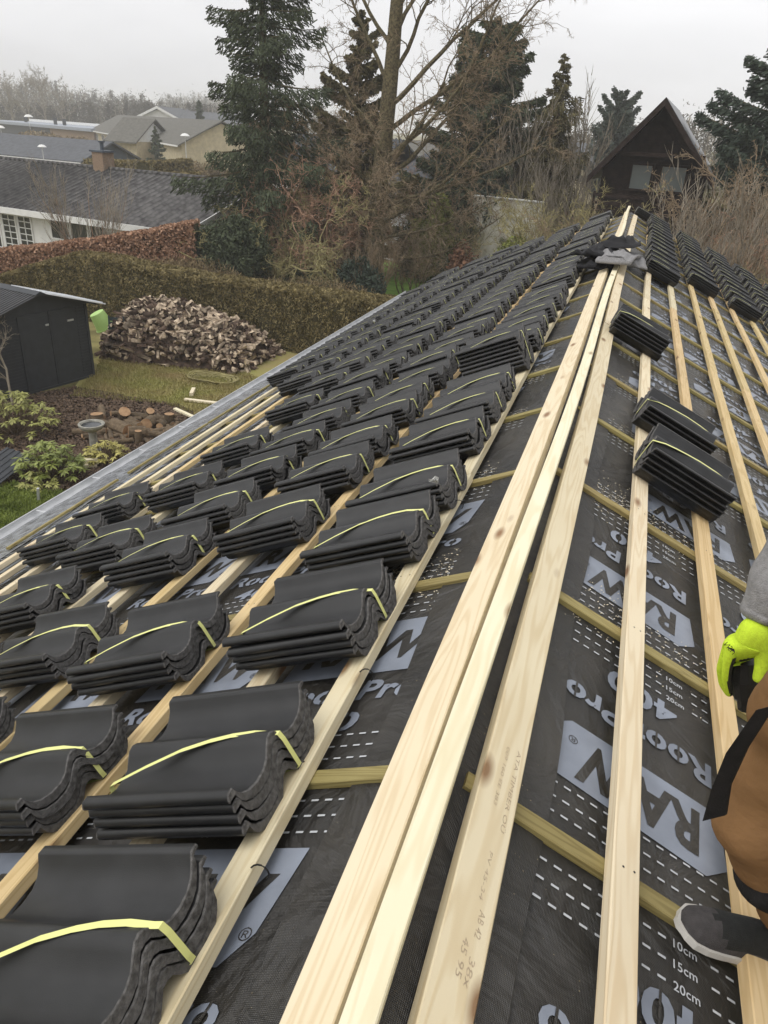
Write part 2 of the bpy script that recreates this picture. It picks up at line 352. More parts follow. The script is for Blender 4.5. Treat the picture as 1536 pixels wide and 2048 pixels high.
# grey eave foil and gutter (left), plain gutter right
for side in (-1, 1):
    ef = MB(); V = []; ys = np.arange(Y_NEAR, Y_FAR, .08); xs = np.linspace(4.74, 5.50, 9)
    for y in ys:
        for x in xs: V.append((side*x, y, .004+sag(y)+.006*math.sin(y*11+x*13)*math.sin(y*3.7)+.003))
    nx = len(xs); q = [(i*nx+j, i*nx+j+1, (i+1)*nx+j+1, (i+1)*nx+j) for i in range(len(ys)-1) for j in range(nx-1)]
    ef.add(V, q if side > 0 else [f[::-1] for f in q]); ef.build('eave_foil', M['foil'], house, None, (0, side*TH, 0), True)
    g = MB(); P = []
    for i in range(11):
        a = math.pi*i/10; P.append((-.078*math.cos(a), -.07*math.sin(a)))
    c = rl(side, 5.50, 0, 0); cx, cz = c.x+side*.066, c.z-.012
    pr = [(cx+p[0], cz+p[1]) for p in P]+[(cx+p[0]*.96, cz+p[1]*.96) for p in P[::-1]]
    g.prism(pr, Y_NEAR, Y_FAR+.05)
    g.tube([(cx+side*.080, Y_NEAR, cz+.002), (cx+side*.080, Y_FAR+.05, cz+.002)], .009, 8)
    go = g.build('gutter', M['zinc'], house)
    cl = MB()
    for y in np.arange(Y_NEAR+.4, Y_FAR, .9): cl.bbox((cx-.06, y-.012, cz-.004), (cx+.06, y+.012, cz+.001))
    cl.build('gutter_clips', M['zinc'], go)
    fb = MB(); fb.bbox((side*(5.25*CT), Y_NEAR, -ST*5.25-.22), (side*(5.25*CT+.022), Y_FAR, -ST*5.25-.02)); fb.build('fascia_board', M['white'], house)

# ------------------------------------------------------------------ planks
def plank_mesh(wd, ht, ln, bend=.006, ch=.003, seed=0):
    "origin at the middle of the bottom of the near end; runs along +y"
    r_ = random.Random(seed); n = max(2, int(ln/.6)); b = MB(); V = []
    w2 = wd/2; pr = [(-w2+ch, 0), (w2-ch, 0), (w2, ch), (w2, ht-ch), (w2-ch, ht), (-w2+ch, ht), (-w2, ht-ch), (-w2, ch)]
    p1, p2 = r_.uniform(0, 6), r_.uniform(.6, 1.4)
    for i in range(n+1):
        y = ln*i/n; dx = bend*math.sin(p1+y*p2)-bend*math.sin(p1)
        V += [(x+dx, y, z) for x, z in pr]
    k = 8; Fc = [(i*k+j, (i+1)*k+j, (i+1)*k+(j+1) % k, i*k+(j+1) % k) for i in range(n) for j in range(k)]
    Fc += [tuple(range(k)), tuple(range(n*k, n*k+k))[::-1]]
    return b.add(V, [f[::-1] for f in Fc])
def slope_plank(side, s_mid, Ya, Yb, h, wd, ht, m, name, label, cat, group, seed=0):
    b = plank_mesh(wd, ht, Yb-Ya, seed=seed); q = random.Random(seed)
    if name == 'roof_batten':
        k0 = math.ceil(Ya-CB0)
        while CB0+k0 < Yb and CB0+k0 < 8:
            for dx in (-.016, .014):
                cx_, cy_ = dx+q.uniform(-.006, .006), CB0+k0-Ya+q.uniform(-.012, .012)
                a_ = np.arange(8)*math.pi/4; b.add(np.stack([cx_+.0032*np.cos(a_), cy_+.0032*np.sin(a_), 0*a_+ht+.0006], 1), [tuple(range(8))], 1)
            k0 += 1
    o = b.build(name, [M[m], M['dark_hook']], None, rl(side, s_mid, Ya, h), (0, side*TH, 0))
    tag(o, label, cat, group); return o
# treated counter battens down the slope on every rafter
cbm = {}
for side, sn in ((-1, 'left'), (1, 'right')):
    o0 = None; idx = 0
    for k in range(-1, 18):
        Y = CB0+k
        if Y > Y_FAR-.1: break
        if k == -1+0 and False: continue
        if o0 is None:
            b = plank_mesh(.048, .025, 4.40-.035, bend=.004, seed=5)
            o0 = b.build('counter_batten', M['treated']); o = o0
        else:
            o = o0.copy(); COL.objects.link(o)
        jit = [.0, .012, -.01, .015, 0, -.012][k % 6]
        # local +y of the plank runs down the slope
        down = Vector((side*CT, 0, -ST)); nrm = Vector((side*ST, 0, CT)); xax = down.cross(nrm)
        o.matrix_world = Matrix(((xax.x, down.x, nrm.x, 0), (xax.y, down.y, nrm.y, 0), (xax.z, down.z, nrm.z, 0), (0, 0, 0, 1)))
        o.location = rl(side, .035+jit, Y, .001)
        vis = k >= 0 if True else 0
        idx += 1
        n_ = k+2
        lab = f'greenish treated counter batten down the {sn} slope, {ORD[n_-1]} from the camera' if n_ >= 1 else f'greenish treated counter batten on the {sn} slope behind the camera'
        tag(o, lab, 'counter batten', f'treated counter battens down the {sn} slope')
# tile battens along both slopes, in several lengths butted over the counter battens
HB = .0265
BW, BH = .073, .038
pl_cache = {}
def batten(side, s_up, Ya, Yb, m, label, group, seed):
    slope_plank(side, s_up+BW/2, Ya+.002, Yb-.002, HB, BW, BH, m, 'roof_batten', label, 'roof batten', group, seed)
right_s = [.425, .783, 1.143, 1.497, 1.86, 2.215, 2.57, 2.925, 3.28, 3.635, 3.99, 4.345, 4.7, 5.05]
left_s = [.372+.356*i for i in range(12)]
rb = random.Random(3)
for side, sn, SS in ((-1, 'left', left_s), (1, 'right', right_s)):
    for i, s in enumerate(SS):
        y = -3.0; j = 0
        cuts = []
        st = {(-1, 0): [1.33+2], (1, 0): [3.9], (1, 1): [9.33], (1, 2): [3.33, 8.33], (-1, 1): [4.33]}.get((side, i))
        yy = (st[0] if st else CB0+rb.randint(0, 4)); cuts = [yy]
        while cuts[-1] < Y_FAR: cuts.append(cuts[-1]+rb.choice([4, 5, 4]))
        cuts = [-3.0]+[c for c in cuts if c < Y_FAR-1]+[Y_FAR]
        # some far right battens are not yet visible beyond the person
        for a, b in zip(cuts[:-1], cuts[1:]):
            if side > 0: m = 'wood2' if (i in (3, 4) or (i == 2 and a < 3)) or (i*3+j) % 5 == 3 else 'wood'
            else: m = 'wood2' if (i in (2, 4) or (i*2+j) % 7 == 5) else 'wood'
            if side > 0 and i == 2: m = 'wood' if a < 3 else 'wood2'
            batten(side, s, a, b, m, f'{"golden" if m=="wood2" else "pale"} batten, {ORD[i]} down from the ridge on the {sn} slope, {ORD[j]} length from camera', f'roof battens along the {sn} slope', i*17+j*3+(side > 0)*100)
            j += 1
# three boards along the ridge: left board, loose middle board, right board
def ridge_board(side, smid, Ya, Yb, h, wd, ht, m, label, seed, yaw=0):
    o = slope_plank(side, smid, Ya, Yb, h, wd, ht, m, 'ridge_board', label, 'timber board', 'boards laid along the ridge', seed); return o
lb = [ridge_board(-1, .068, -2.0, 9.7, .02, .106, .046, 'wood', 'wide sawn board on the left of the ridge running from the camera to the clothes', 41),
      ridge_board(-1, .073, 9.9, 18.95, .02, .094, .046, 'wood', 'far sawn board on the left of the ridge beyond the clothes', 42)]
rb_ = [ridge_board(1, .111, -2.0, 6.6, .02, .102, .046, 'wood', 'wide sawn board with ink stamp on the right of the ridge, nearest the camera', 43),
       ridge_board(1, .106, 6.62, 18.3, .02, .092, .046, 'wood', 'far sawn board on the right of the ridge beyond the leaning tile stack', 44)]
mbd = plank_mesh(.058, .046, 10.9, .01, seed=9).build('ridge_board', M['white_wood'], None, (-.002, -1.0, .055), (R(-.2), R(3), R(-.25)))
tag(mbd, 'narrow whitish planed board lying loose on the very crest between the two wide boards', 'timber board', 'boards laid along the ridge')
mbd2 = plank_mesh(.052, .046, 9.2, .01, seed=12).build('ridge_board', M['white_wood'], None, (-.01, 10.4, .06), (0, R(-3), R(.3)))
tag(mbd2, 'far narrow whitish board on the crest ending above the gable', 'timber board', 'boards laid along the ridge')
# faint stamps on the near right board
stp = MB()
def board_text(mb, txt, s, Y, cap, width, h):
    V, Fc = glyph(txt, 0, .15); V = V.copy(); X = V[:, 0]*width/V[:, 0].max(); Z = V[:, 1]*cap/.73
    P = np.zeros_like(V); P[:, 0] = s+Z; P[:, 1] = Y-X; P[:, 2] = h; mb.add(P, Fc)
board_text(stp, 'ATA TIMBER OÜ', .128, 1.46, .011, .26, .067)
board_text(stp, '009 160 EE 383', .098, 1.45, .009, .19, .067)
board_text(stp, 'PV 45-34', .115, 1.14, .009, .12, .067)
board_text(stp, 'AB 42', .123, 1.00, .014, .06, .067)
board_text(stp, '45 95', .103, .93, .014, .08, .067)
board_text(stp, '38x', .123, .90, .014, .06, .067)
so_ = stp.build('ink_stamp', M['stamp']); so_.parent = rb_[0]; so_.matrix_parent_inverse = Matrix.Identity(4)
so_.location = (-.111, 2.0, -.0205)
# eave strip: short treated lengths along the left eave
for side, sn in ((-1, 'left'), (1, 'right')):
    y = -2.6; j = 0
    while y < 18.4:
        ln = rnd.uniform(1.5, 2.0); ln = min(ln, Y_FAR-.1-y)
        slope_plank(side, 4.83, y, y+ln, .016, .045, .022, 'treated', 'eave_strip', f'short brownish treated strip along the {sn} eave, {ORD[j]} from the camera end', 'timber strip', f'treated strips along the {sn} eave', j)
        y += ln+rnd.choice([.06, .12, .2]); j += 1

# ------------------------------------------------------------------ tile stacks
PRF = [(0, .012), (.006, .024), (.026, .026), (.034, .010), (.046, -.006), (.07, -.020), (.105, -.027), (.14, -.025), (.165, -.014), (.185, .006), (.20, .019), (.215, .023), (.23, .018), (.245, .002), (.262, -.014), (.285, -.025), (.315, -.028), (.345, -.024), (.368, -.012), (.385, .006), (.396, .022), (.400, .027), (.420, .028)]
TL = .455
def tile_mesh(seed):
    "x from 0 (head) to TL (foot), profile over y"
    r_ = random.Random(seed); P = np.array(PRF); n = len(P); T = np.gradient(P, axis=0); T /= np.linalg.norm(T, axis=1, keepdims=True)
    N = np.stack([-T[:, 1], T[:, 0]], 1); t = .0265
    # the underside follows the top at a constant vertical distance with small nibs
    Lo = P-np.stack([np.zeros(n), np.full(n, t)], 1)
    Lo[:, 1] += np.array([r_.uniform(-.002, .002) for _ in range(n)])
    Lo[0, 1] = P[0, 1]-.008; Lo[1, 1] = P[1, 1]-.018; Lo[2, 1] = P[2, 1]-.020; Lo[-1, 1] = P[-1, 1]-.008; Lo[-2, 1] = P[-2, 1]-.012
    b = MB(); xs = [0, .004, .03, TL-.03, TL-.004, TL]; ins = [.0025, 0, 0, 0, 0, .0025]; V = []
    for x, i_ in zip(xs, ins):
        for (y, z) in P: V.append((x+(r_.uniform(-.0015, .0015) if x in (0, TL) else 0), y, z-i_))
        for (y, z) in Lo[::-1]: V.append((x, y, z+i_*.3))
    k = 2*n; F0 = []; F1 = []
    for i in range(len(xs)-1):
        for j in range(k):
            f = (i*k+j, i*k+(j+1) % k, (i+1)*k+(j+1) % k, (i+1)*k+j)
            (F1 if (i in (0, len(xs)-2)) else F0).append(f[::-1])
    ends = []
    for i in (0, len(xs)-1):
        for j in range(n-1):
            f = (i*k+j, i*k+j+1, i*k+k-2-j, i*k+k-1-j); ends.append(f if i == 0 else f[::-1])
    b.add(V, F0, 0); b.add(V, F1+ends, 1)
    return b
tmesh = []
for i in range(4):
    o = tile_mesh(i).build('roof_tile', [M['tile'], M['tile_end']], smooth=False)
    me = o.data; bpy.data.objects.remove(o)
    for p in me.polygons:
        if p.material_index == 0: p.use_smooth = True
    tmesh.append(me)
def strap_mesh(nt, seed):
    r_ = random.Random(seed); zt = .065+.012+(nt-1)*.030; b = MB()
    w_ = .0082; zc = zt+.023
    top = [(-.004, .268, .050), (-.007, .262, .07), (-.0065, .252, zt-.02), (-.004, .247, zt+.004), (.012, .243, zt+.0075), (.06, .236, zc-.003), (.12, .226, zc+.0015), (.18, .212, zc+.002), (.26, .188, zc-.001), (.36, .150, zc-.014), (TL+.003, .115, zc-.032), (TL+.006, .112, zc-.04), (TL+.006, .112, .055), (TL-.01, .112, .042), (.2, .2, .040), (.01, .268, .044)]
    V = []
    for i, p in enumerate(top):
        tw = w_
        nn = (0, 1, 0)
        V += [(p[0], p[1]-tw, p[2]), (p[0], p[1]+tw, p[2])]
    n = len(top); Fc = [(2*i, 2*i+1, (2*i+3) % (2*n), (2*i+2) % (2*n)) for i in range(n)]
    b.add(V, Fc)
    V2 = [(p[0], p[1], p[2]-.0012 if 4 <= i <= 10 else p[2]) for i, p in enumerate([tuple(v) for v in V])]
    return b
smesh = {}
for nt_ in (3, 4, 5, 6, 8):
    o = strap_mesh(nt_, nt_).build('strap', M['strap']); smesh[nt_] = o.data; bpy.data.objects.remove(o)
stack_n = 0
def tile_stack(side, s, Y, nt_, label, group, yaw=0.0, tilt=0.0):
    """head end at slope distance s; Y = near edge of the tiles"""
    global stack_n; stack_n += 1
    r_ = random.Random(stack_n*7)
    root = thing('tile_stack', label, 'stack of roof tiles', group=group)
    nrm = Vector((side*ST, 0, CT)); down = Vector((side*CT, 0, -ST))
    # left: local x = down the slope, y = -Y (so the high edge is far) is mirrored by a half turn on the right
    if side < 0:
        ex = down; ey = Vector((0, 1, 0)); ez = nrm   # (left handed: fixed below by mirrored meshes)
    else:
        ex = down; ey = Vector((0, 1, 0)); ez = nrm
    M3 = Matrix(((ex.x, ey.x, ez.x, 0), (ex.y, ey.y, ez.y, 0), (ex.z, ey.z, ez.z, 0), (0, 0, 0, 1)))
    return root, M3
# meshes for the left slope are mirrored along x so that every object keeps a proper rotation
def mirrored(me, flipx, flipy):
    m2 = me.copy(); V = np.empty(len(m2.vertices)*3); m2.vertices.foreach_get('co', V); V = V.reshape(-1, 3)
    if flipx: V[:, 0] *= -1
    if flipy: V[:, 1] = .42-V[:, 1]
    m2.vertices.foreach_set('co', V.ravel())
    if flipx != flipy: m2.flip_normals()
    m2.update(); return m2
TM = {-1: [mirrored(m, True, False) for m in tmesh], 1: [mirrored(m, False, True) for m in tmesh]}
SM = {-1: {k: mirrored(m, True, False) for k, m in smesh.items()}, 1: {k: mirrored(m, False, True) for k, m in smesh.items()}}
def tile_stack(side, s, Y, nt_, label, group, yaw=0.0, extra_tilt=0.0, lift=0.0):
    global stack_n; stack_n += 1
    r_ = random.Random(stack_n*7)
    root = thing('tile_stack', label, 'stack of roof tiles', rl(side, s, Y, lift), (0, side*(TH+extra_tilt), yaw+r_.uniform(-.025, .025)), group)
    for i in range(nt_):
        z = .065+.0405+i*.030
        o = link('roof_tile', TM[side][r_.randrange(4)], root, (r_.uniform(-.011, .011), r_.uniform(-.006, .006), z), (0, 0, r_.uniform(-.014, .014)))
    link('strap', SM[side][nt_], root, (0, r_.uniform(-.012, .012), .028), (0, 0, r_.uniform(-.012, .012)))
    return root
# rows of stacks on the left slope (near edges)
rowsL = {
 1: [.50, 1.05, 1.75, 2.37, 2.85, 3.55, 4.07, 4.5],
 2: [.38, 1.06, 1.74, 2.83, 3.48, 3.98, 4.55, 4.98, 5.45, 5.9],
 3: [1.25, 1.88, 2.75, 3.33, 3.91, 4.45, 4.97, 5.55, 6.05, 6.6],
 4: [1.85, 2.47, 3.13, 4.06, 4.86, 5.98, 6.81, 7.45],
 5: [3.51, 4.08, 7.63, 8.26],
 6: [8.71, 9.3]}
seed_gap = random.Random(21)
for r_, L_ in rowsL.items():
    y = {1: 5.25}.get(r_, L_[-1]+.56)
    while y < Y_FAR-.5:
        if y > 5.2 or r_ > 1: L_.append(round(y, 3))
        y += seed_gap.uniform(.49, .62) if seed_gap.random() > .06 else .9
    s = left_s[0]+.712*(r_-1)+.004
    for j, Y in enumerate(L_):
        n = 4
        if r_ == 1 and abs(Y-5.25) < .01: n = 8
        elif Y > 5 and seed_gap.random() < .12: n = 5
        elif Y > 5 and seed_gap.random() < .06: n = 3
        tile_stack(-1, s+seed_gap.uniform(-.012, .012), Y, n, f"stack of {n} black tiles, {ORD[j]} from the camera in the left slope's {ORD[r_-1]} row", 'banded tile stacks in rows on the left slope', yaw=seed_gap.uniform(-.02, .02))
for r_, (st, s) in enumerate([(10.9, .40), (12.2, 1.112), (12.3, 1.83), (12.0, 2.54), (12.2, 3.25), (12.0, 3.96)], 1):
    y = st; j = 0
    while y < Y_FAR-.45:
        tile_stack(1, s+seed_gap.uniform(-.01, .01), y, 4, f"stack of black tiles, {ORD[j]} from the camera in the far right slope's {ORD[r_-1]} row", 'banded tile stacks in rows on the far right slope', yaw=seed_gap.uniform(-.02, .02))
        y += seed_gap.uniform(.52, .64); j += 1
tile_stack(1, .40, 3.66, 5, 'nearer of the two banded tile stacks standing close together right of the ridge', 'single tile stacks right of the ridge', yaw=-.05)
tile_stack(1, .385, 4.42, 4, 'farther of the two banded tile stacks standing close together right of the ridge', 'single tile stacks right of the ridge', yaw=-.03)
tile_stack(1, .10, 6.3, 5, 'lone banded tile stack lying across the right ridge board and first batten', 'single tile stacks right of the ridge', yaw=-.03)
tile_stack(1, .07, 18.3, 4, 'banded tile stack at the far gable just right of the crest', 'single tile stacks right of the ridge', yaw=.05)
# curved black batten clips hanging under the first left batten
for j, Y in enumerate([1.0, 1.72, 2.98]):
    b = MB(); P = [(.0, 0, .0)]
    P = [(-.028*math.sin(a)+.0, 0.0, -.022+.022*math.cos(a)) for a in np.linspace(0, math.pi*1.05, 9)]
    b.tube(P, .0022, 5)
    o = b.build('batten_clip', M['dark_hook'], None, rl(-1, left_s[0]-.002, Y, .066), (0, -TH+R(90), R(180)))
    tag(o, f'curved black wire hook looped round the first left batten, {ORD[j]} from the camera', 'wire hook', 'wire hooks on the first left batten')

# ------------------------------------------------------------------ the ground
def ground_z(x, y):
    d = np.hypot(x, y); return GZ+np.clip((d-70)*.010, 0, 3.5)
M['soil'] = mat('garden_ground', (.17, .15, .065), .95, .45, 1.4, .6, 18, .1, col2=(.27, .24, .10), detail=10)
M['lawn'] = mat('lawn_grass', (.19, .25, .05), .9, .35, 2.2, .6, 40, .15, col2=(.28, .34, .085), detail=10)
M['worn'] = mat('worn_lawn', (.42, .33, .16), .95, .3, 1.1, .5, 30, .1, col2=(.27, .27, .085), detail=12)
M['mulch'] = mat('bark_mulch', (.050, .032, .026), .95, .5, 12, .9, 55, .15, col2=(.13, .085, .062), detail=10)
g = MB(); rr = np.concatenate([[0], np.geomspace(8, 1100, 34)]); aa = np.linspace(0, 2*math.pi, 97)[:-1]
V = [(r*math.sin(a)-3, r*math.cos(a)+10, 0) for r in rr for a in aa]; V = np.array(V); V[:, 2] = ground_z(V[:, 0], V[:, 1]); n = len(aa)
g.add(V, [(i*n+j, i*n+(j+1) % n, (i+1)*n+(j+1) % n, (i+1)*n+j)[::-1] for i in range(len(rr)-1) for j in range(n)])
tag(g.build('ground', M['soil'], smooth=True), kind='structure')
def patch(name, pix, m, dz, jit=.12, seed=1, sub=6, kind='structure'):
    "irregular flat patch on the ground whose outline passes through the given points"
    r_ = random.Random(seed); P = [p if len(p) == 3 else gp(*p) for p in pix]; O = []
    for i in range(len(P)):
        a, b = P[i], P[(i+1) % len(P)]
        for k in range(sub): O.append((a[0]+(b[0]-a[0])*k/sub+r_.uniform(-jit, jit), a[1]+(b[1]-a[1])*k/sub+r_.uniform(-jit, jit), GZ+dz))
    c = np.mean(O, axis=0); V = [tuple(c)]+O; k = len(O)
    b = MB().add(V, [(0, i+1, (i+1) % k+1) for i in range(k)]); o = b.build(name, m)
    if o.data.polygons[0].normal.z < 0: o.data.flip_normals()
    return tag(o, kind=kind)
patch('worn_grass', [(190, 740), (250, 640), (330, 620), (620, 690), (560, 860), (420, 870), (330, 830), (120, 800)], M['worn'], .006, .25, 2)
patch('bark_bed', [(-40, 790), (60, 790), (150, 775), (260, 795), (350, 810), (430, 860), (330, 960), (130, 980), (40, 965), (-70, 960)], M['mulch'], .012, .12, 3)
patch('front_lawn', [(-60, 1000), (30, 968), (70, 985), (140, 985), (300, 1000), (100, 1300), (-200, 1200)], M['lawn'], .02, .05, 4)
patch('far_lawn', [(735, 575), (765, 525), (900, 522), (960, 560), (880, 620), (760, 610)], mat('bright_lawn', (.20, .34, .06), .9, .25, 2, .6, 40), .008, .3, 5)
# stuff: bark chips and grass blades
C = []; 
c0 = gp(150, 870); 
def in_region(p, poly):
    x, y = p; ins = False; n = len(poly)
    for i in range(n):
        x1, y1 = poly[i][:2]; x2, y2 = poly[(i+1) % n][:2]
        if (y1 > y) != (y2 > y) and x < (x2-x1)*(y-y1)/(y2-y1)+x1: ins = not ins
    return ins
def scatter(poly, n, seed):
    r_ = np.random.default_rng(seed); P = np.array([p[:2] for p in poly]); lo, hi = P.min(0), P.max(0); out = []
    while len(out) < n:
        for q in r_.uniform(lo, hi, (n, 2)):
            if in_region(q, P): out.append(q)
            if len(out) >= n: break
    return np.array(out)
bed = [gp(*p) for p in [(-40, 790), (60, 790), (150, 775), (260, 795), (350, 810), (430, 860), (330, 960), (130, 980), (40, 965), (-70, 960)]]
def chips(name, poly, n, size, m, z, seed, upright=False, label=None, cat=None):
    r_ = np.random.default_rng(seed); Q = scatter(poly, n, seed); C = np.zeros((n, 3)); C[:, :2] = Q; C[:, 2] = GZ+z+r_.uniform(0, .02, n)
    if upright:
        h = size*r_.uniform(.5, 1.3, n); a = r_.uniform(0, 2*math.pi, n)
        W = np.stack([r_.normal(0, .35, n)*h, r_.normal(0, .35, n)*h, h], 1); U = np.stack([np.cos(a), np.sin(a), 0*a], 1)*.006
        C += W
    else:
        a = r_.uniform(0, 2*math.pi, n); s_ = size*r_.uniform(.4, 1.4, n)
        U = np.stack([np.cos(a)*s_, np.sin(a)*s_, r_.normal(0, .3, n)*s_], 1); W = np.stack([-np.sin(a)*s_*.4, np.cos(a)*s_*.4, r_.normal(0, .3, n)*s_], 1)
    o = MB().quads(C, U, W).build(name, m); return tag(o, label, cat, None, 'stuff')
chips('bark_chips', bed, 26000, .03, mat('bark_chip', (.06, .038, .03), .9, .6, 22, col2=(.22, .15, .10), detail=12), .015, 31, label='dark bark chips covering the flower bed', cat='bark mulch')
chips('lawn_grass', [gp(*p) for p in [(-60, 1005), (30, 970), (70, 987), (140, 990), (200, 960), (100, 1200), (-100, 1150)]], 30000, .035, M['lawn'], .02, 32, True, 'short green grass of the lawn at the eave', 'grass')
chips('thin_grass', [gp(*p) for p in [(190, 745), (230, 660), (300, 650), (520, 760), (430, 850), (330, 810), (140, 795)]], 26000, .025, M['worn'], .01, 33, True, 'thin mossy grass between shed and woodpile', 'grass')

# ------------------------------------------------------------------ hedges
def rand_unit(r_, n):
    v = r_.normal(0, 1, (n, 3)); return v/np.linalg.norm(v, axis=1, keepdims=True)
def leafcloud(C, size, r_, aspect=.5, up=0):
    n = len(C); U = rand_unit(r_, n); W = np.cross(U, rand_unit(r_, n)); W /= np.linalg.norm(W, axis=1, keepdims=True)+1e-9
    if up: U = U*(1-up)+np.array([0, 0, up]); U /= np.linalg.norm(U, axis=1, keepdims=True)
    s_ = size*r_.uniform(.5, 1.4, (n, 1)); return C, U*s_, W*s_*aspect
def hedge(name, label, cat, path, wid, leaf, n, mats, aspect=.5, up=0, seed=1, rough=.10, base=GZ):
    "path: (x, y, top z) stations along the middle line"
    r_ = np.random.default_rng(seed); P = np.array(path, float); seg = np.linalg.norm(np.diff(P[:, :2], axis=0), axis=1); cum = np.concatenate([[0], np.cumsum(seg)])
    root = thing(name, label, cat, (P[0, 0], P[0, 1], base)); off = np.array([P[0, 0], P[0, 1], base])
    def at(t): return np.stack([np.interp(t, cum, P[:, i]) for i in range(3)], -1)
    def nr(t):
        a = at(np.clip(t-.1, 0, cum[-1])); b = at(np.clip(t+.1, 0, cum[-1])); d_ = b-a; d_ = d_/np.linalg.norm(d_[..., :2], axis=-1, keepdims=True)
        return np.stack([-d_[..., 1], d_[..., 0]], -1)
    ts = np.linspace(0, cum[-1], max(8, int(cum[-1]/.4))); A = at(ts); N = nr(ts); w2 = wid/2-rough*.9; b = MB(); V = []
    for a, nn in zip(A, N):
        for q, hz in ((-1, 0), (-1, .85), (-.7, 1), (.7, 1), (1, .85), (1, 0)):
            V.append((a[0]+nn[0]*w2*q, a[1]+nn[1]*w2*q, base+(a[2]-rough-base)*hz))
    k = 6; F_ = [(i*k+j, i*k+j+1, (i+1)*k+j+1, (i+1)*k+j) for i in range(len(ts)-1) for j in range(k-1)]+[tuple(range(k)), tuple(range((len(ts)-1)*k, len(ts)*k))[::-1]]
    b.add(np.array(V)-off, F_); b.build('hedge_core', mats[1], root)
    t = r_.uniform(0, cum[-1], n); a = at(t); nn = nr(t); H = a[:, 2]-base
    per = wid+2*H; u = r_.uniform(0, 1, n)*per; C = np.zeros((n, 3)); wob = .5*np.sin(t*3.1)+.5*np.sin(t*7.7+1)
    side_ = np.where(u < H, -1, np.where(u > H+wid, 1, 0)); q = np.where(side_ == 0, (u-H)/wid*2-1, side_); z = np.where(side_ == -1, u, np.where(side_ == 1, per-u, H))
    dep = np.abs(r_.normal(0, rough, n)); q2 = np.where(side_ != 0, side_*(wid/2-dep+.03*wob), q*wid/2); z = np.where(side_ == 0, H-dep+.03*wob, z*.99)
    ed = np.clip((z/H-.8)/.2, 0, 1)**2*.12; q2 = np.where(side_ != 0, q2*(1-ed), q2); z = np.where(side_ == 0, z-.10*np.abs(q)**4, z)
    C[:, 0] = a[:, 0]+nn[:, 0]*q2; C[:, 1] = a[:, 1]+nn[:, 1]*q2; C[:, 2] = base+z
    C, U, W = leafcloud(C-off, leaf, r_, aspect, up); MB().quads(C, U, W).build('foliage', mats[0], root); return root
M['hedge_core'] = mat('hedge_inner', (.07, .06, .025), .95, .5, 12)
M['privet'] = mat('hedge_twigs', (.135, .108, .042), .9, .5, 4.5, spec=.1, col2=(.35, .285, .14), detail=14)
M['beech'] = mat('beech_leaves', (.22, .095, .045), .7, .6, 14, spec=.25, col2=(.66, .41, .27), detail=14)
M['heath'] = mat('brown_brush', (.19, .135, .075), .9, .5, 5, spec=.1, col2=(.36, .28, .16), detail=12)
hp = []
for px, py, Y in [(-60, 585, 20.6), (0, 550, 20.8), (90, 520, 21), (160, 503, 21.2), (220, 508, 21.2), (300, 527, 21.2), (400, 545, 21.1), (500, 560, 21), (620, 575, 20.9), (740, 590, 20.8), (830, 600, 20.7)]:
    hp.append(tuple(dp(px, py, Y)))
hp = [(hp[0][0]-2.5, 20.4, hp[0][2])]+hp+[(hp[-1][0]+6, 20.5, hp[-1][2]), (hp[-1][0]+16, 20.4, hp[-1][2])]
hedge('privet_hedge', 'long clipped brown-green hedge with a hump behind the shed and woodpile', 'hedge', hp, 1.1, .033, 210000, (M['privet'], M['hedge_core']), .35, .35, 51, .09)
bp_ = [tuple(dp(px, py, Y)) for px, py, Y in [(-90, 512, 22.8), (0, 497, 23), (100, 487, 23.3), (200, 474, 23.7), (300, 458, 24.1), (392, 440, 24.6)]]
hedge('beech_hedge', 'clipped beech hedge with copper leaves in front of the white house', 'hedge', bp_, 1.0, .05, 60000, (M['beech'], M['hedge_core']), .6, 0, 52, .09)

# ------------------------------------------------------------------ tree makers
def grow(r_, p, d, ln, rad, lvl, prm, out, leafpts=None):
    n = prm['seg'][lvl]; pts = [p]; rs = [rad]; d = d/np.linalg.norm(d)
    for i in range(n):
        d = d+r_.normal(0, prm['wig'][lvl], 3)+np.array([0, 0, prm['up'][lvl]]); d /= np.linalg.norm(d)
        p = p+d*ln/n; pts.append(p); rs.append(rad*(1-(i+1)/n*prm.get('tap', .75)))
    out.append((np.array(pts), np.array(rs), lvl))
    if lvl+1 < len(prm['num']):
        k = prm['num'][lvl+1]; k = max(1, int(round(k*r_.uniform(.8, 1.2))))
        for i in range(k):
            t = r_.uniform(prm['lo'][lvl+1], 1.0); f = t*n; a = min(int(f), n-1); q = pts[a]+(pts[a+1]-pts[a])*(f-a)
            dd = pts[a+1]-pts[a]; dd = dd/np.linalg.norm(dd); side = np.cross(dd, rand_unit(r_, 1)[0]); side /= np.linalg.norm(side)+1e-9
            an = prm['ang'][lvl+1]*r_.uniform(.7, 1.3); nd = dd*math.cos(an)+side*math.sin(an)
            l2 = ln*prm['len'][lvl+1]*r_.uniform(.6, 1.2)*(1-.45*t)
            r2 = max(prm['min'], min(rs[a]*.7, rad*prm['rr'][lvl+1]*(1-.5*t)))
            grow(r_, q, nd, l2, r2, lvl+1, prm, out)
def limbs_to(mb, out, lo=0, hi=9):
    for P, r_, l in out:
        if lo <= l <= hi: mb.tube(P, np.maximum(r_, .002), 7 if l == 0 else (5 if l == 1 else 3), cap=(l < 2))
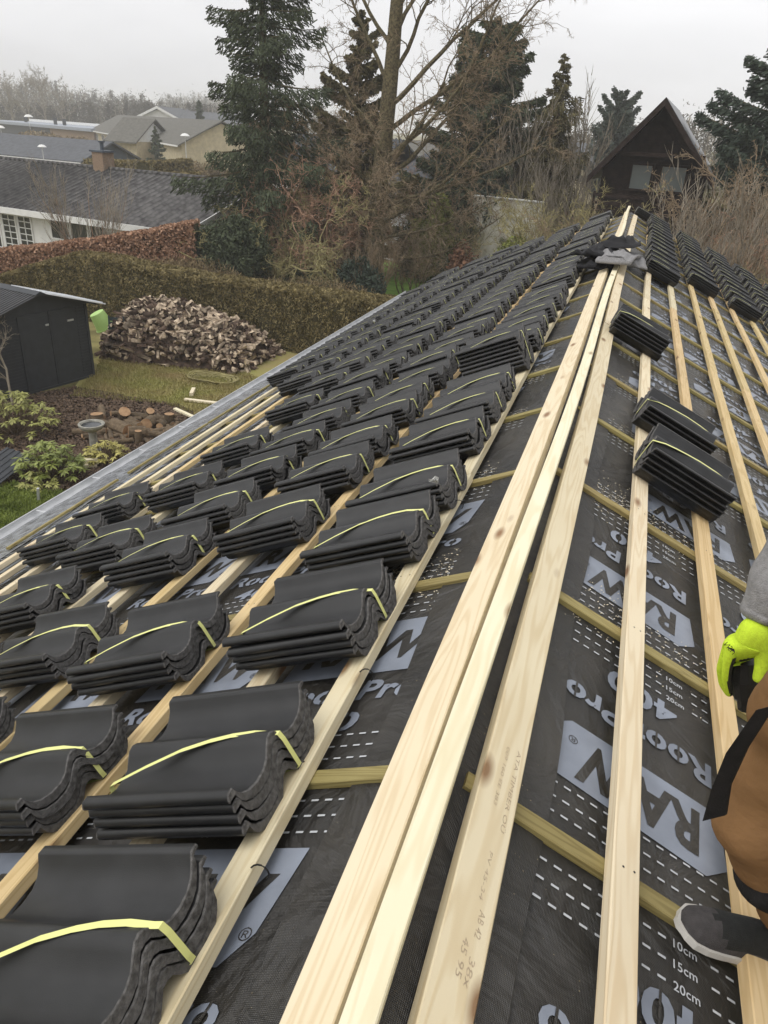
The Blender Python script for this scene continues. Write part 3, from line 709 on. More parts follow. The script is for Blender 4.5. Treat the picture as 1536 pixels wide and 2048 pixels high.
def bare_tree(name, label, cat, base, prm, h, rad, seed, mbark, mtwig=None, stems=1, spread=.0, group=None, lean=(0, 0, 0)):
    r_ = np.random.default_rng(seed); root = thing(name, label, cat, tuple(base), group=group); out = []
    for i in range(stems):
        a = 2*math.pi*i/max(stems, 1)+r_.uniform(-.4, .4); d = np.array([math.cos(a)*spread, math.sin(a)*spread, 1.0])+np.array(lean)
        grow(r_, np.array([math.cos(a)*.04*stems, math.sin(a)*.04*stems, -.1]), d*np.array([r_.uniform(.4, 1.3), r_.uniform(.4, 1.3), 1]), h*r_.uniform(.8, 1.1), rad*r_.uniform(.7, 1.1), 0, prm, out)
    t = MB(); limbs_to(t, out, 0, 0); t.build('trunk', mbark, root, smooth=True)
    t = MB(); limbs_to(t, out, 1, 9)
    if t.n: t.build('branches', mtwig or mbark, root)
    return root, out
M['bark'] = mat('mossy_bark', (.11, .085, .058), .95, .5, 14, .8, 40, .1, col2=(.20, .17, .095))
M['twig'] = mat('bare_twigs', (.27, .205, .135), .9, .4, 3, spec=.1)
M['twigo'] = mat('olive_twigs', (.30, .265, .13), .9, .4, 3, spec=.1)
M['twigr'] = mat('reddish_twigs', (.32, .20, .135), .9, .4, 3, spec=.1)
M['twigg'] = mat('grey_twigs', (.27, .235, .185), .9, .3, 3, spec=.1)
M['needle'] = mat('spruce_needles', (.044, .058, .034), .8, .5, 5, spec=.15, col2=(.13, .155, .09), detail=12)
M['needleg'] = mat('yellow_green_needles', (.12, .14, .032), .8, .5, 5, spec=.15, col2=(.28, .30, .085), detail=10)
M['needleb'] = mat('brown_green_needles', (.10, .085, .044), .85, .5, 5, spec=.12, col2=(.21, .185, .09), detail=10)
M['hazyneedle'] = mat('haze_paled_needles', (.09, .11, .09), .9, .4, 5, spec=.05)  # distance haze mixed into the needle colour of the far pine
M['needlef'] = mat('blue_green_needles', (.045, .065, .050), .8, .5, 5, spec=.15, col2=(.10, .13, .095), detail=10)
def conifer(name, label, base, h, rad, seed, mneedle, nb=90, per=420, size=.11, droop=-.25, lo=.06, shape=1.0, cat='conifer', group=None, asp=.28, ragged=.3, lean=0.0, trad=None, up=0.0):
    r_ = np.random.default_rng(seed); root = thing(name, label, cat, tuple(base), group=group)
    t = MB(); trunk = np.array([(lean*z*h, 0, z*h) for z in np.linspace(-.03, 1, 8)]); t.tube(trunk, np.linspace(trad or h*.022, .02, 8), 8); t.build('trunk', M['bark'], root, smooth=True)
    C = []; Ud = []; lm = MB()
    for i in range(nb):
        f = lo+(1-lo)*((i+r_.uniform(0, 1))/nb); z = f*h; a = i*2.399+r_.uniform(-.4, .4); l = rad*((1-f)**shape+.05)*r_.uniform(1-ragged, 1+ragged)
        dr = droop*(1.2-f)+up*f; n = 7; P = np.zeros((n, 3))
        for q in range(n):
            u = q/(n-1); P[q] = (lean*z+math.cos(a)*l*u, math.sin(a)*l*u, z+l*(dr*u+.22*u*u))
        lm.tube(P, np.linspace(.025+.01*l, .006, n), 3, cap=False)
        m_ = max(20, int(per*2.0*l/rad)); u = r_.uniform(.08, 1, m_)**.8; c = np.stack([np.interp(u, np.linspace(0, 1, n), P[:, k]) for k in range(3)], 1)
        wdt = .32*l*(1-u*.75)+.06; lat = r_.uniform(-1, 1, m_)*wdt; c[:, 0] += -math.sin(a)*lat; c[:, 1] += math.cos(a)*lat; hang = r_.uniform(0, 1, m_)**1.3*(.50 if droop < -.2 else .30)*min(1.3, l)
        c[:, 2] -= hang*.8+np.abs(lat)*.25; C.append(c)
        out = np.stack([np.full(m_, math.cos(a)), np.full(m_, math.sin(a)), np.full(m_, dr-.5)], 1)+r_.normal(0, .45, (m_, 3)); Ud.append(out/np.linalg.norm(out, axis=1, keepdims=True))
    lm.build('limbs', M['bark'], root)
    C = np.concatenate(C); U = np.concatenate(Ud); W = np.cross(U, rand_unit(r_, len(C))); W /= np.linalg.norm(W, axis=1, keepdims=True)+1e-9
    s_ = size*.72*r_.uniform(.5, 1.5, (len(C), 1)); MB().quads(C, U*s_, W*s_*asp*.7).build('crown', mneedle, root); return root
def bush(name, label, base, rx, ry, h, n, size, m, seed, cat='shrub', group=None, aspect=.45, stems=7, core=True, clump=9, leafup=0):
    r_ = np.random.default_rng(seed); root = thing(name, label, cat, tuple(base), group=group); st = MB(); cl = []
    for i in range(clump):
        v = rand_unit(r_, 1)[0]; v[2] = abs(v[2]); cl.append((v[0]*rx*.6, v[1]*ry*.6, h*(.25+.55*v[2]), r_.uniform(.30, .55)))
    for i in range(stems):
        c = cl[i % clump]; P = [(0, 0, -.05), (c[0]*.4, c[1]*.4, c[2]*.5), (c[0], c[1], c[2])]; st.tube(P, [.02, .014, .006], 4)
    st.build('stems', M['bark'], root)
    per = n//clump; C = []
    for c in cl:
        v = rand_unit(r_, per)*(r_.uniform(0, 1, (per, 1))**.45); C.append(np.array(c[:3])+v*np.array([rx*c[3], ry*c[3], h*c[3]*.8]))
    C = np.concatenate(C); C[:, 2] = np.maximum(C[:, 2], .02); C, U, W = leafcloud(C, size, r_, aspect, leafup); MB().quads(C, U, W).build('foliage', m, root); return root

# ------------------------------------------------------------------ trees beyond the hedge
sp = np.array([-13.9, 29.0, GZ])
conifer('spruce_tree', 'tall dark spruce with drooping boughs right of the white house', sp, 14.6, 2.8, 61, M['needle'], 135, 300, .12, -.42, .02, .58, ragged=.6)
# the great leafless tree: trunk with sweeping limbs
def great_tree():
    r_ = np.random.default_rng(5); base = np.array([-9.75, 30.0, GZ]); root = thing('bare_tree', 'huge mossy leafless tree with sweeping limbs behind the hedge', 'tree', tuple(base))
    H = 16.0; T = MB(); zs = np.linspace(-.2, H, 14); tr = np.stack([.055*zs+.02*np.sin(zs), .0*zs, zs], 1); trr = np.interp(zs, [0, .6, 3, 8, 16], [.55, .42, .36, .27, .10])
    T.tube(tr, trr, 14); T.build('trunk', M['bark'], root, smooth=True)
    prm = dict(seg=[0, 12, 7, 5, 4], wig=[0, .10, .22, .28, .3], up=[0, .035, .0, -.03, -.05], num=[0, 0, 16, 8, 5], lo=[0, 0, .15, .12, .1], ang=[0, 0, .75, .8, .8], len=[0, 0, .38, .5, .5], rr=[0, 0, .34, .5, .5], min=.009, tap=.8)
    out = []
    specs = [(1.5, -155, 5.2, .2), (1.9, -170, 6.2, .28), (2.3, 165, 6.0, .32), (2.6, -140, 5.4, .3), (3.0, 180, 5.2, .5), (1.6, 5, 5.5, .22), (2.2, 25, 6.0, .35), (2.8, -20, 6.2, .42), (3.3, 10, 7.0, .55), (3.6, -165, 4.6, .6), (4.3, 12, 7.2, .6), (4.6, -30, 5.5, .7), (5.0, 0, 7.4, .62), (5.6, 175, 6.2, .8), (6.0, 20, 7.2, .75), (6.8, -5, 7.5, .8), (7.4, 170, 6.0, .95), (7.8, 8, 6.0, .95), (8.6, 180, 5.5, 1.0), (8.9, -15, 5.5, 1.0), (2.0, -90, 4.6, .3), (3.2, -70, 4.4, .4), (4.0, -110, 4.0, .5), (2.4, 90, 4, .4), (5.2, -90, 4, .7), (9.8, 0, 4.5, 1.1), (10.4, 180, 4.5, 1.2)]
    for z, az, ln, el in specs:
        a = R(az+r_.uniform(-8, 8)); st = np.array([np.interp(z, zs, tr[:, 0]), 0, z]); d_ = np.array([math.cos(a), math.sin(a), math.tan(el)*.8])
        grow(r_, st, d_, ln*1.05, .032+.0095*ln, 1, prm, out)
    b = MB(); limbs_to(b, out, 1, 2); b.build('limbs', M['bark'], root)
    b = MB(); limbs_to(b, out, 3, 9); b.build('twigs', M['twig'], root)
great_tree()
P_sh = dict(seg=[7, 5, 4, 3], wig=[.14, .2, .25, .3], up=[.03, .03, .02, 0], num=[0, 11, 7, 4], lo=[0, .2, .15, .1], ang=[0, .6, .7, .8], len=[0, .5, .5, .5], rr=[0, .5, .55, .6], min=.0075, tap=.85)
P_curl = dict(seg=[8, 8, 6, 4], wig=[.38, .5, .6, .6], up=[.02, .0, .0, 0], num=[0, 13, 7, 4], lo=[0, .2, .15, .1], ang=[0, .8, .9, .9], len=[0, .6, .55, .5], rr=[0, .5, .6, .6], min=.012, tap=.8)
P_up = dict(seg=[7, 6, 4], wig=[.05, .07, .12], up=[.06, .10, .10], num=[0, 12, 8], lo=[0, .12, .2], ang=[0, .35, .4], len=[0, .7, .45], rr=[0, .5, .5], min=.009, tap=.85)
P_tree = dict(seg=[8, 7, 5, 4, 3], wig=[.05, .12, .2, .25, .3], up=[.02, .05, .03, .02, 0], num=[0, 13, 7, 5, 3], lo=[0, .25, .2, .15, .1], ang=[0, .75, .7, .7, .7], len=[0, .5, .5, .5, .5], rr=[0, .45, .5, .5, .6], min=.005, tap=.85)
def gxy(px, py, Y): p = dp(px, py, Y); return np.array([p[0], p[1], GZ])
bare_tree('contorted_shrub', 'large curly-branched leafless shrub in front of the dark spruce', 'shrub', gxy(540, 500, 26.6), P_curl, 5.0, .07, 71, M['twigo'], M['twigo'], 9, .75)
bare_tree('contorted_shrub', 'curly reddish leafless shrub left of the great tree trunk', 'shrub', gxy(590, 500, 27.6), P_curl, 5.4, .07, 72, M['twigr'], M['twigr'], 8, .6)
conifer('pine_tree', 'narrow brown-green pine rising just left behind the great bare trunk', np.array([-12.1, 34.5, GZ]), 10.4, 2.7, 62, M['needleb'], 80, 520, .10, .02, .10, .75, asp=.55, ragged=.5, up=.25)
conifer('dark_conifer', 'broad dark conifer right of the great bare tree', gxy(965, 300, 38), 10.6, 3.3, 63, M['needle'], 130, 560, .13, -.12, .04, .42, ragged=.38)
conifer('dark_conifer', 'smaller brownish spruce with a thin pointed top left of the black cabin', gxy(1105, 300, 37), 9.3, 2.5, 64, M['needleb'], 110, 300, .11, -.3, .06, .9, ragged=.5)
conifer('hazy_pine', 'pale hazy pine with upswept limbs far behind the black cabin', gxy(1225, 300, 62), 9.2, 2.6, 65, M['hazyneedle'], 70, 260, .16, .3, .25, .45, asp=.4, ragged=.4, up=.5)
conifer('large_pine', 'big dark pine at the right edge behind the bare shrubs', gxy(1555, 300, 33.5), 10.8, 3.4, 66, M['needlef'], 95, 420, .13, .0, .12, .6, ragged=.45, up=.1, asp=.35)
conifer('small_spruce', 'small dark spruce in front of the pale brick house', gxy(313, 300, 76), 5.2, 1.5, 67, M['needle'], 50, 160, .14, -.2, .03, .9)
conifer('column_cypress', 'slim pointed dark cypress beside the far white gable', gxy(400, 250, 112), 8.6, 1.0, 68, M['needle'], 70, 160, .22, .5, .03, .5, ragged=.15)
# evergreen bushes
bush('yew_bush', 'dark green yew bush at the foot of the spruce', gxy(462, 500, 25.0), 1.9, 1.2, 3.2, 30000, .05, M['needle'], 81)
bush('evergreen_bush', 'bluish green bush left of the great tree trunk', gxy(710, 560, 26.2), 1.1, .9, 1.9, 9000, .05, M['needlef'], 82)
bush('evergreen_bush', 'low dark bush between the spruce and the great tree', gxy(610, 540, 26.8), 1.4, 1, 1.3, 9000, .05, M['needle'], 83)
bush('leafy_bush', 'yellow-green bush just beyond the far gable of the roof', gxy(1055, 480, 25.5), 1.7, 1.3, 3.1, 18000, .05, M['needleg'], 84)
bush('leafy_bush', 'low yellow-green bush between the lawn and the tile stacks', gxy(975, 480, 27.5), 1.2, 1.1, 1.9, 12000, .05, M['needleg'], 85)
bush('leafy_bush', 'pale green bush behind the great tree, right of its trunk', gxy(870, 370, 34), 1.1, 1.0, 3.6, 10000, .06, M['needleg'], 86)
bush('copper_bush', 'small bush with dry pink-brown leaves right of the green lawn', gxy(930, 500, 30), .8, .7, 2.2, 3000, .06, mat('dry_leaves', (.26, .14, .085), .8, .4, 4), 87)
bush('evergreen_bush', 'dark bush beside the bright lawn right of the great tree', gxy(935, 520, 31.5), 1.3, 1.0, 1.7, 10000, .06, M['needle'], 88)
bush('evergreen_bush', 'tall dark green bush below the broad dark conifer', gxy(900, 330, 36), 2.4, 1.6, 4.2, 16000, .08, M['needle'], 89)
bush('evergreen_bush', 'deep green bush under the smaller brownish spruce', gxy(1000, 340, 35.5), 2.2, 1.5, 3.9, 14000, .08, M['needlef'], 90)
bush('dry_brush', 'strip of low brown brush between the two hedges', gxy(360, 520, 23.5), 3.2, .9, 1.75, 24000, .05, M['heath'], 91, aspect=.15, leafup=.5, clump=16)
bush('dry_brush', 'low brown brush in front of the great tree', gxy(600, 560, 24.2), 3.4, .9, 1.45, 24000, .05, M['heath'], 92, aspect=.15, leafup=.5, clump=16)
# bare shrubs: each its own plant, from a few grown forms
forms = []
for i, (prm, h, mt, st, spd) in enumerate([(P_sh, 3.2, 'twig', 9, .45), (P_sh, 3.4, 'twigo', 8, .5), (P_up, 3.4, 'twigg', 14, .25), (P_sh, 2.8, 'twigr', 10, .5), (P_up, 3.0, 'twig', 16, .3)]):
    r0, _ = bare_tree('bare_shrub', 'x', 'shrub', (0, 0, -50), prm, h, .035, 100+i, M['bark'] if i < 2 else M[mt], M[mt], st, spd)
    forms.append(r0)
shr = [  # px, Y, form, scale, label
 (800, 42, 0, 1.1, 'brown leafless shrub right behind the great tree trunk'), (840, 36, 3, 1.25, 'reddish leafless shrub left of the white garden wall'),
 (830, 30, 0, .8, 'brown leafless shrub at the back of the bright lawn'), (905, 33, 1, .9, 'olive leafless shrub left of the white wall'),
 (1115, 29, 1, 1.15, 'olive leafless shrub at the right end of the white wall'),
 (1075, 37, 2, 1.75, 'tall pollarded shrub with dense upright grey shoots under the brownish spruce'), (1130, 28, 1, 1.3, 'olive leafless shrub left of the black cabin'),
 (1180, 27, 0, 1.2, 'brown leafless shrub before the left roof slope of the black cabin'), (1150, 32, 2, 1.2, 'grey leafless shrub behind the olive one left of the cabin'),
 (1215, 24.5, 1, 1.15, 'olive leafless shrub against the cabin gable, left of its windows'), (1255, 26.5, 3, 1.3, 'reddish leafless shrub reaching up to the cabin windows'),
 (1420, 23.5, 4, 1.15, 'upright brown shoots at the right corner of the cabin'), (1480, 25, 2, 1.25, 'grey upright shoots right of the cabin'),
 (1380, 24, 2, 1.0, 'short upright shoots below the right cabin window'), (1520, 27, 0, 1.5, 'large brown leafless shrub at the right edge'),
 (1460, 28, 0, 1.7, 'high brown leafless thicket right behind the cabin'), (1560, 24, 3, 1.4, 'reddish leafless shrub at the right edge above the far tiles'),
 (1530, 21.5, 1, 1.0, 'olive leafless shrub just above the far right tile stacks'), (1500, 35, 1, 1.7, 'olive leafless thicket beyond the right roof slope of the cabin'),
 (640, 31, 3, 1.35, 'reddish leafless shrub between spruce and great tree'), (690, 33, 1, 1.4, 'olive leafless shrub behind the pine left of the great tree'),
 (560, 33, 0, 1.3, 'brown leafless shrub half hidden by the dark spruce'), (730, 27, 4, .75, 'small upright bare shrub beside the great trunk'),
 (950, 39, 0, 1.5, 'brown leafless thicket behind the white wall'), (790, 41, 3, 1.6, 'far reddish thicket behind the great trunk'), (1600, 29, 0, 1.8, 'brown leafless thicket at the right edge under the big pine')]
for i, (px, Y, f, s_, lab) in enumerate(shr):
    o = copy_tree(forms[f]); o.name = 'bare_shrub'; b_ = gxy(px, 450, Y); o.location = tuple(b_); o.scale = (s_*1.05, s_*1.05, s_); o.rotation_euler = (0, 0, i*1.7)
    o['label'] = lab; o['group'] = 'leafless shrubs beyond the roof'
for f in forms:
    for c in list(f.children): bpy.data.objects.remove(c)
    bpy.data.objects.remove(f)
# shrub in front of the white house
bare_tree('garden_shrub', 'thin pale leafless shrub in front of the white house windows', 'shrub', (*(dp(175, 440, 25.2)[:2]), GZ), P_up, 3.7, .03, 131, M['twigr'], M['twigg'], 8, .35)
bare_tree('small_tree', 'slender leafless tree in front of the black shed', 'tree', (*(gp(22, 800)[:2]-np.array([-.5, .55])), GZ), P_sh, 2.3, .035, 132, M['twigg'], M['twigg'], 2, .15)

# ------------------------------------------------------------------ buildings
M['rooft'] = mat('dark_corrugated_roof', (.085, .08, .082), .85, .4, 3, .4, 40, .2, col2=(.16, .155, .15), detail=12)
t_ = M['rooft'].node_tree; wv_ = t_.nodes.new('ShaderNodeTexWave'); wv_.bands_direction = 'X'; wv_.inputs['Scale'].default_value = .873; wv_.inputs['Distortion'].default_value = .6  # shading of the ribs painted into the roof colour as dark and light bands
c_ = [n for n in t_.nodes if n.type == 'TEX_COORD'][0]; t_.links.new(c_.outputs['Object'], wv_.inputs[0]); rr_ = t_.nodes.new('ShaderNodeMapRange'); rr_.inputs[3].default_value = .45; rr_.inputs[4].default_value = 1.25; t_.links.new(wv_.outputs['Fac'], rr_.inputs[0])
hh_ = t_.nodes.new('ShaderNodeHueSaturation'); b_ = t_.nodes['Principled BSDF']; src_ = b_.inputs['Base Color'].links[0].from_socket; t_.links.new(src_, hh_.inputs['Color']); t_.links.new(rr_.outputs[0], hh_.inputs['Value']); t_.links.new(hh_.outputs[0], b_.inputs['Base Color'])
M['roofg'] = mat('slate_grey_roof', (.10, .105, .115), .8, .2, 3, .3, 30, .3)
M['roofb'] = mat('brownish_grey_roof', (.13, .125, .11), .85, .2, 3, .3, 30, .2)
M['bluegrey'] = mat('blue_grey_boards', (.075, .09, .11), .7, .15, 4)
M['palebrick'] = mat('pale_brick', (.50, .43, .29), .85, .15, 3)
M['blackwood'] = mat('black_stained_boards', (.026, .017, .014), .85, .4, 6, .4, 30, .15)
def frame(o, ex, z=0):
    ex = np.array([ex[0], ex[1], 0.0]); ex /= np.linalg.norm(ex); ey = np.array([-ex[1], ex[0], 0]); return np.array(o, float), ex, ey
def place(root, o, ex):
    a = math.atan2(ex[1], ex[0]); root.location = tuple(o); root.rotation_euler = (0, 0, a)
def window(parent, x0, x1, z0, z1, nx, nz, y=0.0, fm='white', curtain=False):
    "window in a wall lying along local x at y, facing -y"
    b = MB(); fw = .07
    for a, c in ((x0, x0+fw), (x1-fw, x1)): b.bbox((a, y-.06, z0), (c, y+.02, z1))
    for a, c in ((z0, z0+fw), (z1-fw, z1)): b.bbox((x0+fw, y-.06, a), (x1-fw, y+.02, c))
    for i in range(1, nx):
        xx = x0+(x1-x0)*i/nx; b.bbox((xx-.022, y-.055, z0+fw), (xx+.022, y+.01, z1-fw))
    for i in range(1, nz):
        zz = z0+(z1-z0)*i/nz
        for j in range(nx):
            a = x0+(x1-x0)*j/nx+.023; c = x0+(x1-x0)*(j+1)/nx-.023; b.bbox((max(a, x0+fw), y-.05, zz-.018), (min(c, x1-fw), y+.01, zz+.018))
    f = b.build('window', M[fm], parent); MB().bbox((x0+fw, y-.03, z0+fw), (x1-fw, y-.02, z1-fw)).build('pane', M['glass'], f)
    if curtain: MB().bbox((x0+fw, y-.018, z0+fw), (x0+fw+(x1-x0)*.3, y-.012, z1-fw)).build('curtain', M['curtain'], f)
    return f
def gable_roof(b, x0, x1, y0, y1, ze, zr, ov=.45, t=.16, waves=0, m=0):
    yr = (y0+y1)/2; sl = (zr-ze)/(yr-y0)
    for sg in (-1, 1):
        ye = (y0-ov) if sg < 0 else (y1+ov); zz = ze-sl*ov
        if waves:
            n = int((x1-x0)/waves); V = []
            for i in range(n*4+1):
                x = x0+(x1-x0)*i/(n*4); dz = .055*math.sin(i*math.pi/2)
                V += [(x, ye, zz+t+dz), (x, yr, zr+t+dz), (x, yr, zr), (x, ye, zz)]
            F_ = []
            for i in range(n*4):
                for j in range(3):
                    q = (i*4+j, i*4+j+1, (i+1)*4+j+1, (i+1)*4+j); F_.append(q)
                F_.append((i*4+3, i*4, (i+1)*4, (i+1)*4+3))
            F_ += [(0, 1, 2, 3), (n*16, n*16+1, n*16+2, n*16+3)]
            b.add(V, F_ if sg > 0 else [f[::-1] for f in F_], m)
        else:
            V = [(x0, ye, zz), (x0, yr, zr), (x1, yr, zr), (x1, ye, zz), (x0, ye, zz+t), (x0, yr, zr+t), (x1, yr, zr+t), (x1, ye, zz+t)]
            F_ = [(0, 1, 2, 3), (7, 6, 5, 4), (0, 4, 5, 1), (1, 5, 6, 2), (2, 6, 7, 3), (3, 7, 4, 0)]; b.add(V, F_ if sg < 0 else [f[::-1] for f in F_], m)
# 1 white house behind the beech hedge
sc1 = 1.06; E0 = CAM+(gp(-10, 409, -2.3)-CAM)*sc1; E1 = CAM+(gp(372, 462, -2.3)-CAM)*sc1; ex = (E1-E0)[:2]; Lw = np.linalg.norm(ex); ze = E1[2]-GZ+.1
wh = thing('white_house', 'long low white house with a dark corrugated roof behind the copper hedge', 'house')
ex = ex/np.linalg.norm(ex); ey = np.array([-ex[1], ex[0]]); o_ = E1[:2]-ex*22+ey*.6; place(wh, (*o_, GZ), ex)
XW = 22.0; D1 = 9.0; zr = ze+1.38
b = MB(); b.bbox((0, 0, 0), (XW-.4, D1, ze-.1)); b.prism([(0, 0)], 0, 0) if 0 else None
b.add([(XW-.4, 0, ze-.1), (XW-.4, D1, ze-.1), (XW-.4, D1/2, zr-.05), (0, 0, ze-.1), (0, D1, ze-.1), (0, D1/2, zr-.05)], [(0, 1, 2), (3, 5, 4)]); b.build('wall', M['white'], wh)
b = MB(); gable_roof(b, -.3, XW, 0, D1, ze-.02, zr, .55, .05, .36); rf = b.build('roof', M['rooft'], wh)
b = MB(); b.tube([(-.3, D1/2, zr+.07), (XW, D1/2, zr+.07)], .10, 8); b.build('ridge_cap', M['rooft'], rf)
b = MB(); sl1 = (zr-ze)/(D1/2); b.bbox((-.3, -.62, ze-.42), (XW+.02, -.56, ze-.16)); b.build('fascia_board', M['white'], wh)
b = MB(); b.add([(XW+.01, -.6, ze-.36), (XW+.06, -.6, ze-.36), (XW+.06, D1/2, zr-.16), (XW+.01, D1/2, zr-.16), (XW+.01, -.6, ze-.10), (XW+.06, -.6, ze-.10), (XW+.06, D1/2, zr+.10), (XW+.01, D1/2, zr+.10)], [(0, 1, 2, 3), (4, 7, 6, 5), (0, 4, 5, 1), (1, 5, 6, 2), (3, 2, 6, 7), (0, 3, 7, 4)]); b.build('verge_board', M['white'], wh)
def wx(px, py=440):   # local x of a pixel column on the front wall
    d = ray(px, py)[:2]; A = np.array([[d[0], -ex[0]], [d[1], -ex[1]]]); t = np.linalg.solve(A, o_-CAM[:2]); return t[1]
for a, c, nx_, nz_, cu in ((-12, 0, 1, 1, 0), (5, 33, 2, 6, 0), (36, 64, 2, 6, 0)):
    window(wh, wx(a), wx(c)-.02, .15, ze-.5, nx_, nz_)
for a, c, cu in ((100, 138, 1), (140, 176, 0), (178, 215, 1), (262, 296, 1)): window(wh, wx(a), wx(c)-.03, .95, ze-.45, 1, 1, 0, 'white', cu)
chp = dp(287, 345, float(o_[1])+4.5)
cc = ((chp[:2]-o_)@ex); b = MB(); b.bbox((cc-.36, D1/2-.35, zr-.2), (cc+.36, D1/2+.35, zr+.78)); ch = b.build('chimney', M['brick'], wh)
b = MB(); b.bbox((cc-.47, D1/2-.4, zr+.782), (cc+.47, D1/2+.4, zr+.86)); b.tube([(cc, D1/2, zr+.86), (cc, D1/2, zr+1.2)], .09, 8); b.tube([(cc, D1/2, zr+1.2), (cc, D1/2, zr+1.27)], .16, 8); b.build('chimney_cap', M['bluegrey'], ch)
# 2 dark roofed house
def simple_house(name, label, E0, E1, depth, rise, wallm, roofm, hext=0.0, base=GZ, gablem=None):
    ex_ = (np.array(E1)-np.array(E0))[:2]; Lh = np.linalg.norm(ex_); ex_ /= Lh; root = thing(name, label, 'house'); h = E1[2]-base
    o2 = np.array(E0)[:2]; place(root, (*o2, base), ex_)
    b = MB(); b.bbox((0, .4, 0), (Lh-.3, depth, h)); b.build('wall', M[wallm], root)
    b = MB(); b.add([(Lh-.3, .4, h), (Lh-.3, depth, h), (Lh-.3, (depth+.4)/2, h+rise*.93)], [(0, 1, 2)]); b.build('gable', M[gablem or wallm], root); b = MB(); b.add([(0, .4, h), (0, depth, h), (0, (depth+.4)/2, h+rise*.93)], [(0, 2, 1)]); b.build('gable', M[gablem or wallm], root)
    b = MB(); gable_roof(b, -.4, Lh+.15, .4, depth, h-.05, h+rise, .5, .14); b.build('roof', M[roofm], root)
    b = MB(); b.bbox((-.4, -.16, h-.36), (Lh+.15, -.1, h-.2)); b.build('fascia_board', M['white'], root)
    return root, Lh, h, o2, ex_
E1 = gp(160, 320, -2.0); E0 = gp(0, 305, -2.0); dd = (E1-E0); E0b = E0-dd*.6
h2, L2, hh2, o2, e2 = simple_house('grey_house', 'low house with a smooth slate-grey roof and blue-grey gable', E0b, E1, 6.6, 1.25, 'palebrick', 'roofg', gablem='bluegrey')
for i in range(5): window(h2, L2-2.4-i*3.1, L2-.9-i*3.1, .9, 2.1, 2, 1, .4, 'bluegrey' if i % 2 else 'white')
# 3 pale brick house with hipped front wing
E1 = gp(260, 271, -1.0); E0 = gp(180, 258, -1.0); dd = E1-E0
h3, L3, hh3, o3, e3 = simple_house('brick_house', 'long pale brick house with brownish roof and small-paned white windows', E0, E0+dd*1.75, 9.5, 2.3, 'palebrick', 'roofb', base=-4.1)
for i in range(6): window(h3, 3+i*6.2, 5.6+i*6.2, .9, 2.5, 4, 2, .4, 'white')
p = gp(345, 283, -1.2); q = gp(300, 268, -1.2)
h3b, _, _, _, _ = simple_house('brick_house', 'front wing of pale brick with a white gable and hipped brownish roof', gp(432, 288, -1.15), gp(346, 283, -1.15), 8.5, 2.2, 'palebrick', 'roofb', base=-4.1, gablem='white') if False else (None,)*5
wing = thing('brick_house', 'pale brick wing with a white triangular gable behind the small spruce', 'house')
a_ = gp(272, 283, -1.3); c_ = gp(347, 284, -1.3); e_ = (c_-a_)[:2]; Lg = np.linalg.norm(e_); e_ /= Lg; place(wing, (a_[0], a_[1], -4.1), e_); hz_ = -1.3+4.1
b = MB(); b.bbox((.4, .3, 0), (Lg-.4, 4.5, hz_-.05)); b.build('wall', M['palebrick'], wing)
b = MB(); b.add([(.2, .25, hz_-.05), (Lg-.2, .25, hz_-.05), (Lg/2, .25, hz_+2.2)], [(0, 1, 2)]); b.add([(.2, .3, hz_-.05), (Lg-.2, .3, hz_-.05), (Lg/2, .3, hz_+2.2)], [(2, 1, 0)]); b.build('gable', M['white'], wing)
b = MB(); 
for sg in (0, 1):
    xe = -.4 if sg == 0 else Lg+.4; V = [(xe, -.3, hz_-.25), (Lg/2, -.3, hz_+2.35), (Lg/2, 4.5, hz_+2.35), (xe, 4.5, hz_-.25)]; V += [(x, y, z+.16) for x, y, z in V]
    F_ = [(0, 1, 2, 3), (7, 6, 5, 4), (0, 4, 5, 1), (1, 5, 6, 2), (2, 6, 7, 3), (3, 7, 4, 0)]; b.add(V, F_ if sg else [f[::-1] for f in F_])
b.build('roof', M['roofb'], wing); window(wing, Lg*.62, Lg*.8, .9, 2.4, 2, 2, .28, 'white')
w2 = thing('brick_house', 'low wing with a brownish roof right of the white triangular gable', 'house')
a_ = gp(347, 283, -1.25); c_ = gp(440, 289, -1.25); e_ = (c_-a_)[:2]; Lg = np.linalg.norm(e_); e_ /= Lg; place(w2, (a_[0], a_[1], -4.1), e_)
b = MB(); b.bbox((.2, .5, 0), (Lg, 8, 2.8)); b.build('wall', M['palebrick'], w2); b = MB(); gable_roof(b, -.2, Lg, .4, 8.5, 2.8, 4.9, .5, .15); b.build('roof', M['roofb'], w2)
window(w2, Lg*.2, Lg*.34, .9, 2.3, 2, 1, .5)
# 4 flat roofed building, far left
a_ = gp(-60, 237, -1.1); c_ = gp(182, 257, -1.1); fl = thing('flat_roof_house', 'long flat-roofed dark house with a pale roof edge at the far left', 'house')
a_ = CAM+(a_-CAM)*.9; c_ = CAM+(c_-CAM)*.9; e_ = (c_-a_)[:2]; Lg = np.linalg.norm(e_); e_ /= Lg; zf = a_[2]
place(fl, (a_[0], a_[1], -4.0), e_); hf = zf+4.0
b = MB(); b.bbox((.3, .6, 0), (Lg*.68, 12, hf-.5)); b.build('wall', M['charcoal'], fl); b = MB(); b.bbox((Lg*.68+.01, .6, 0), (Lg-.4, 12, hf-.5)); b.build('brick_wall', M['brick'], fl)
b = MB(); b.bbox((0, 0, hf-.49), (Lg, 13, hf)); b.build('roof', mat('pale_roof_felt', (.30, .33, .38), .6, .1, 3), fl)
b = MB(); b.bbox((0, 12.5, hf+.02), (Lg*.85, 13, hf+.5)); b.build('roof_edge', M['white'], fl)
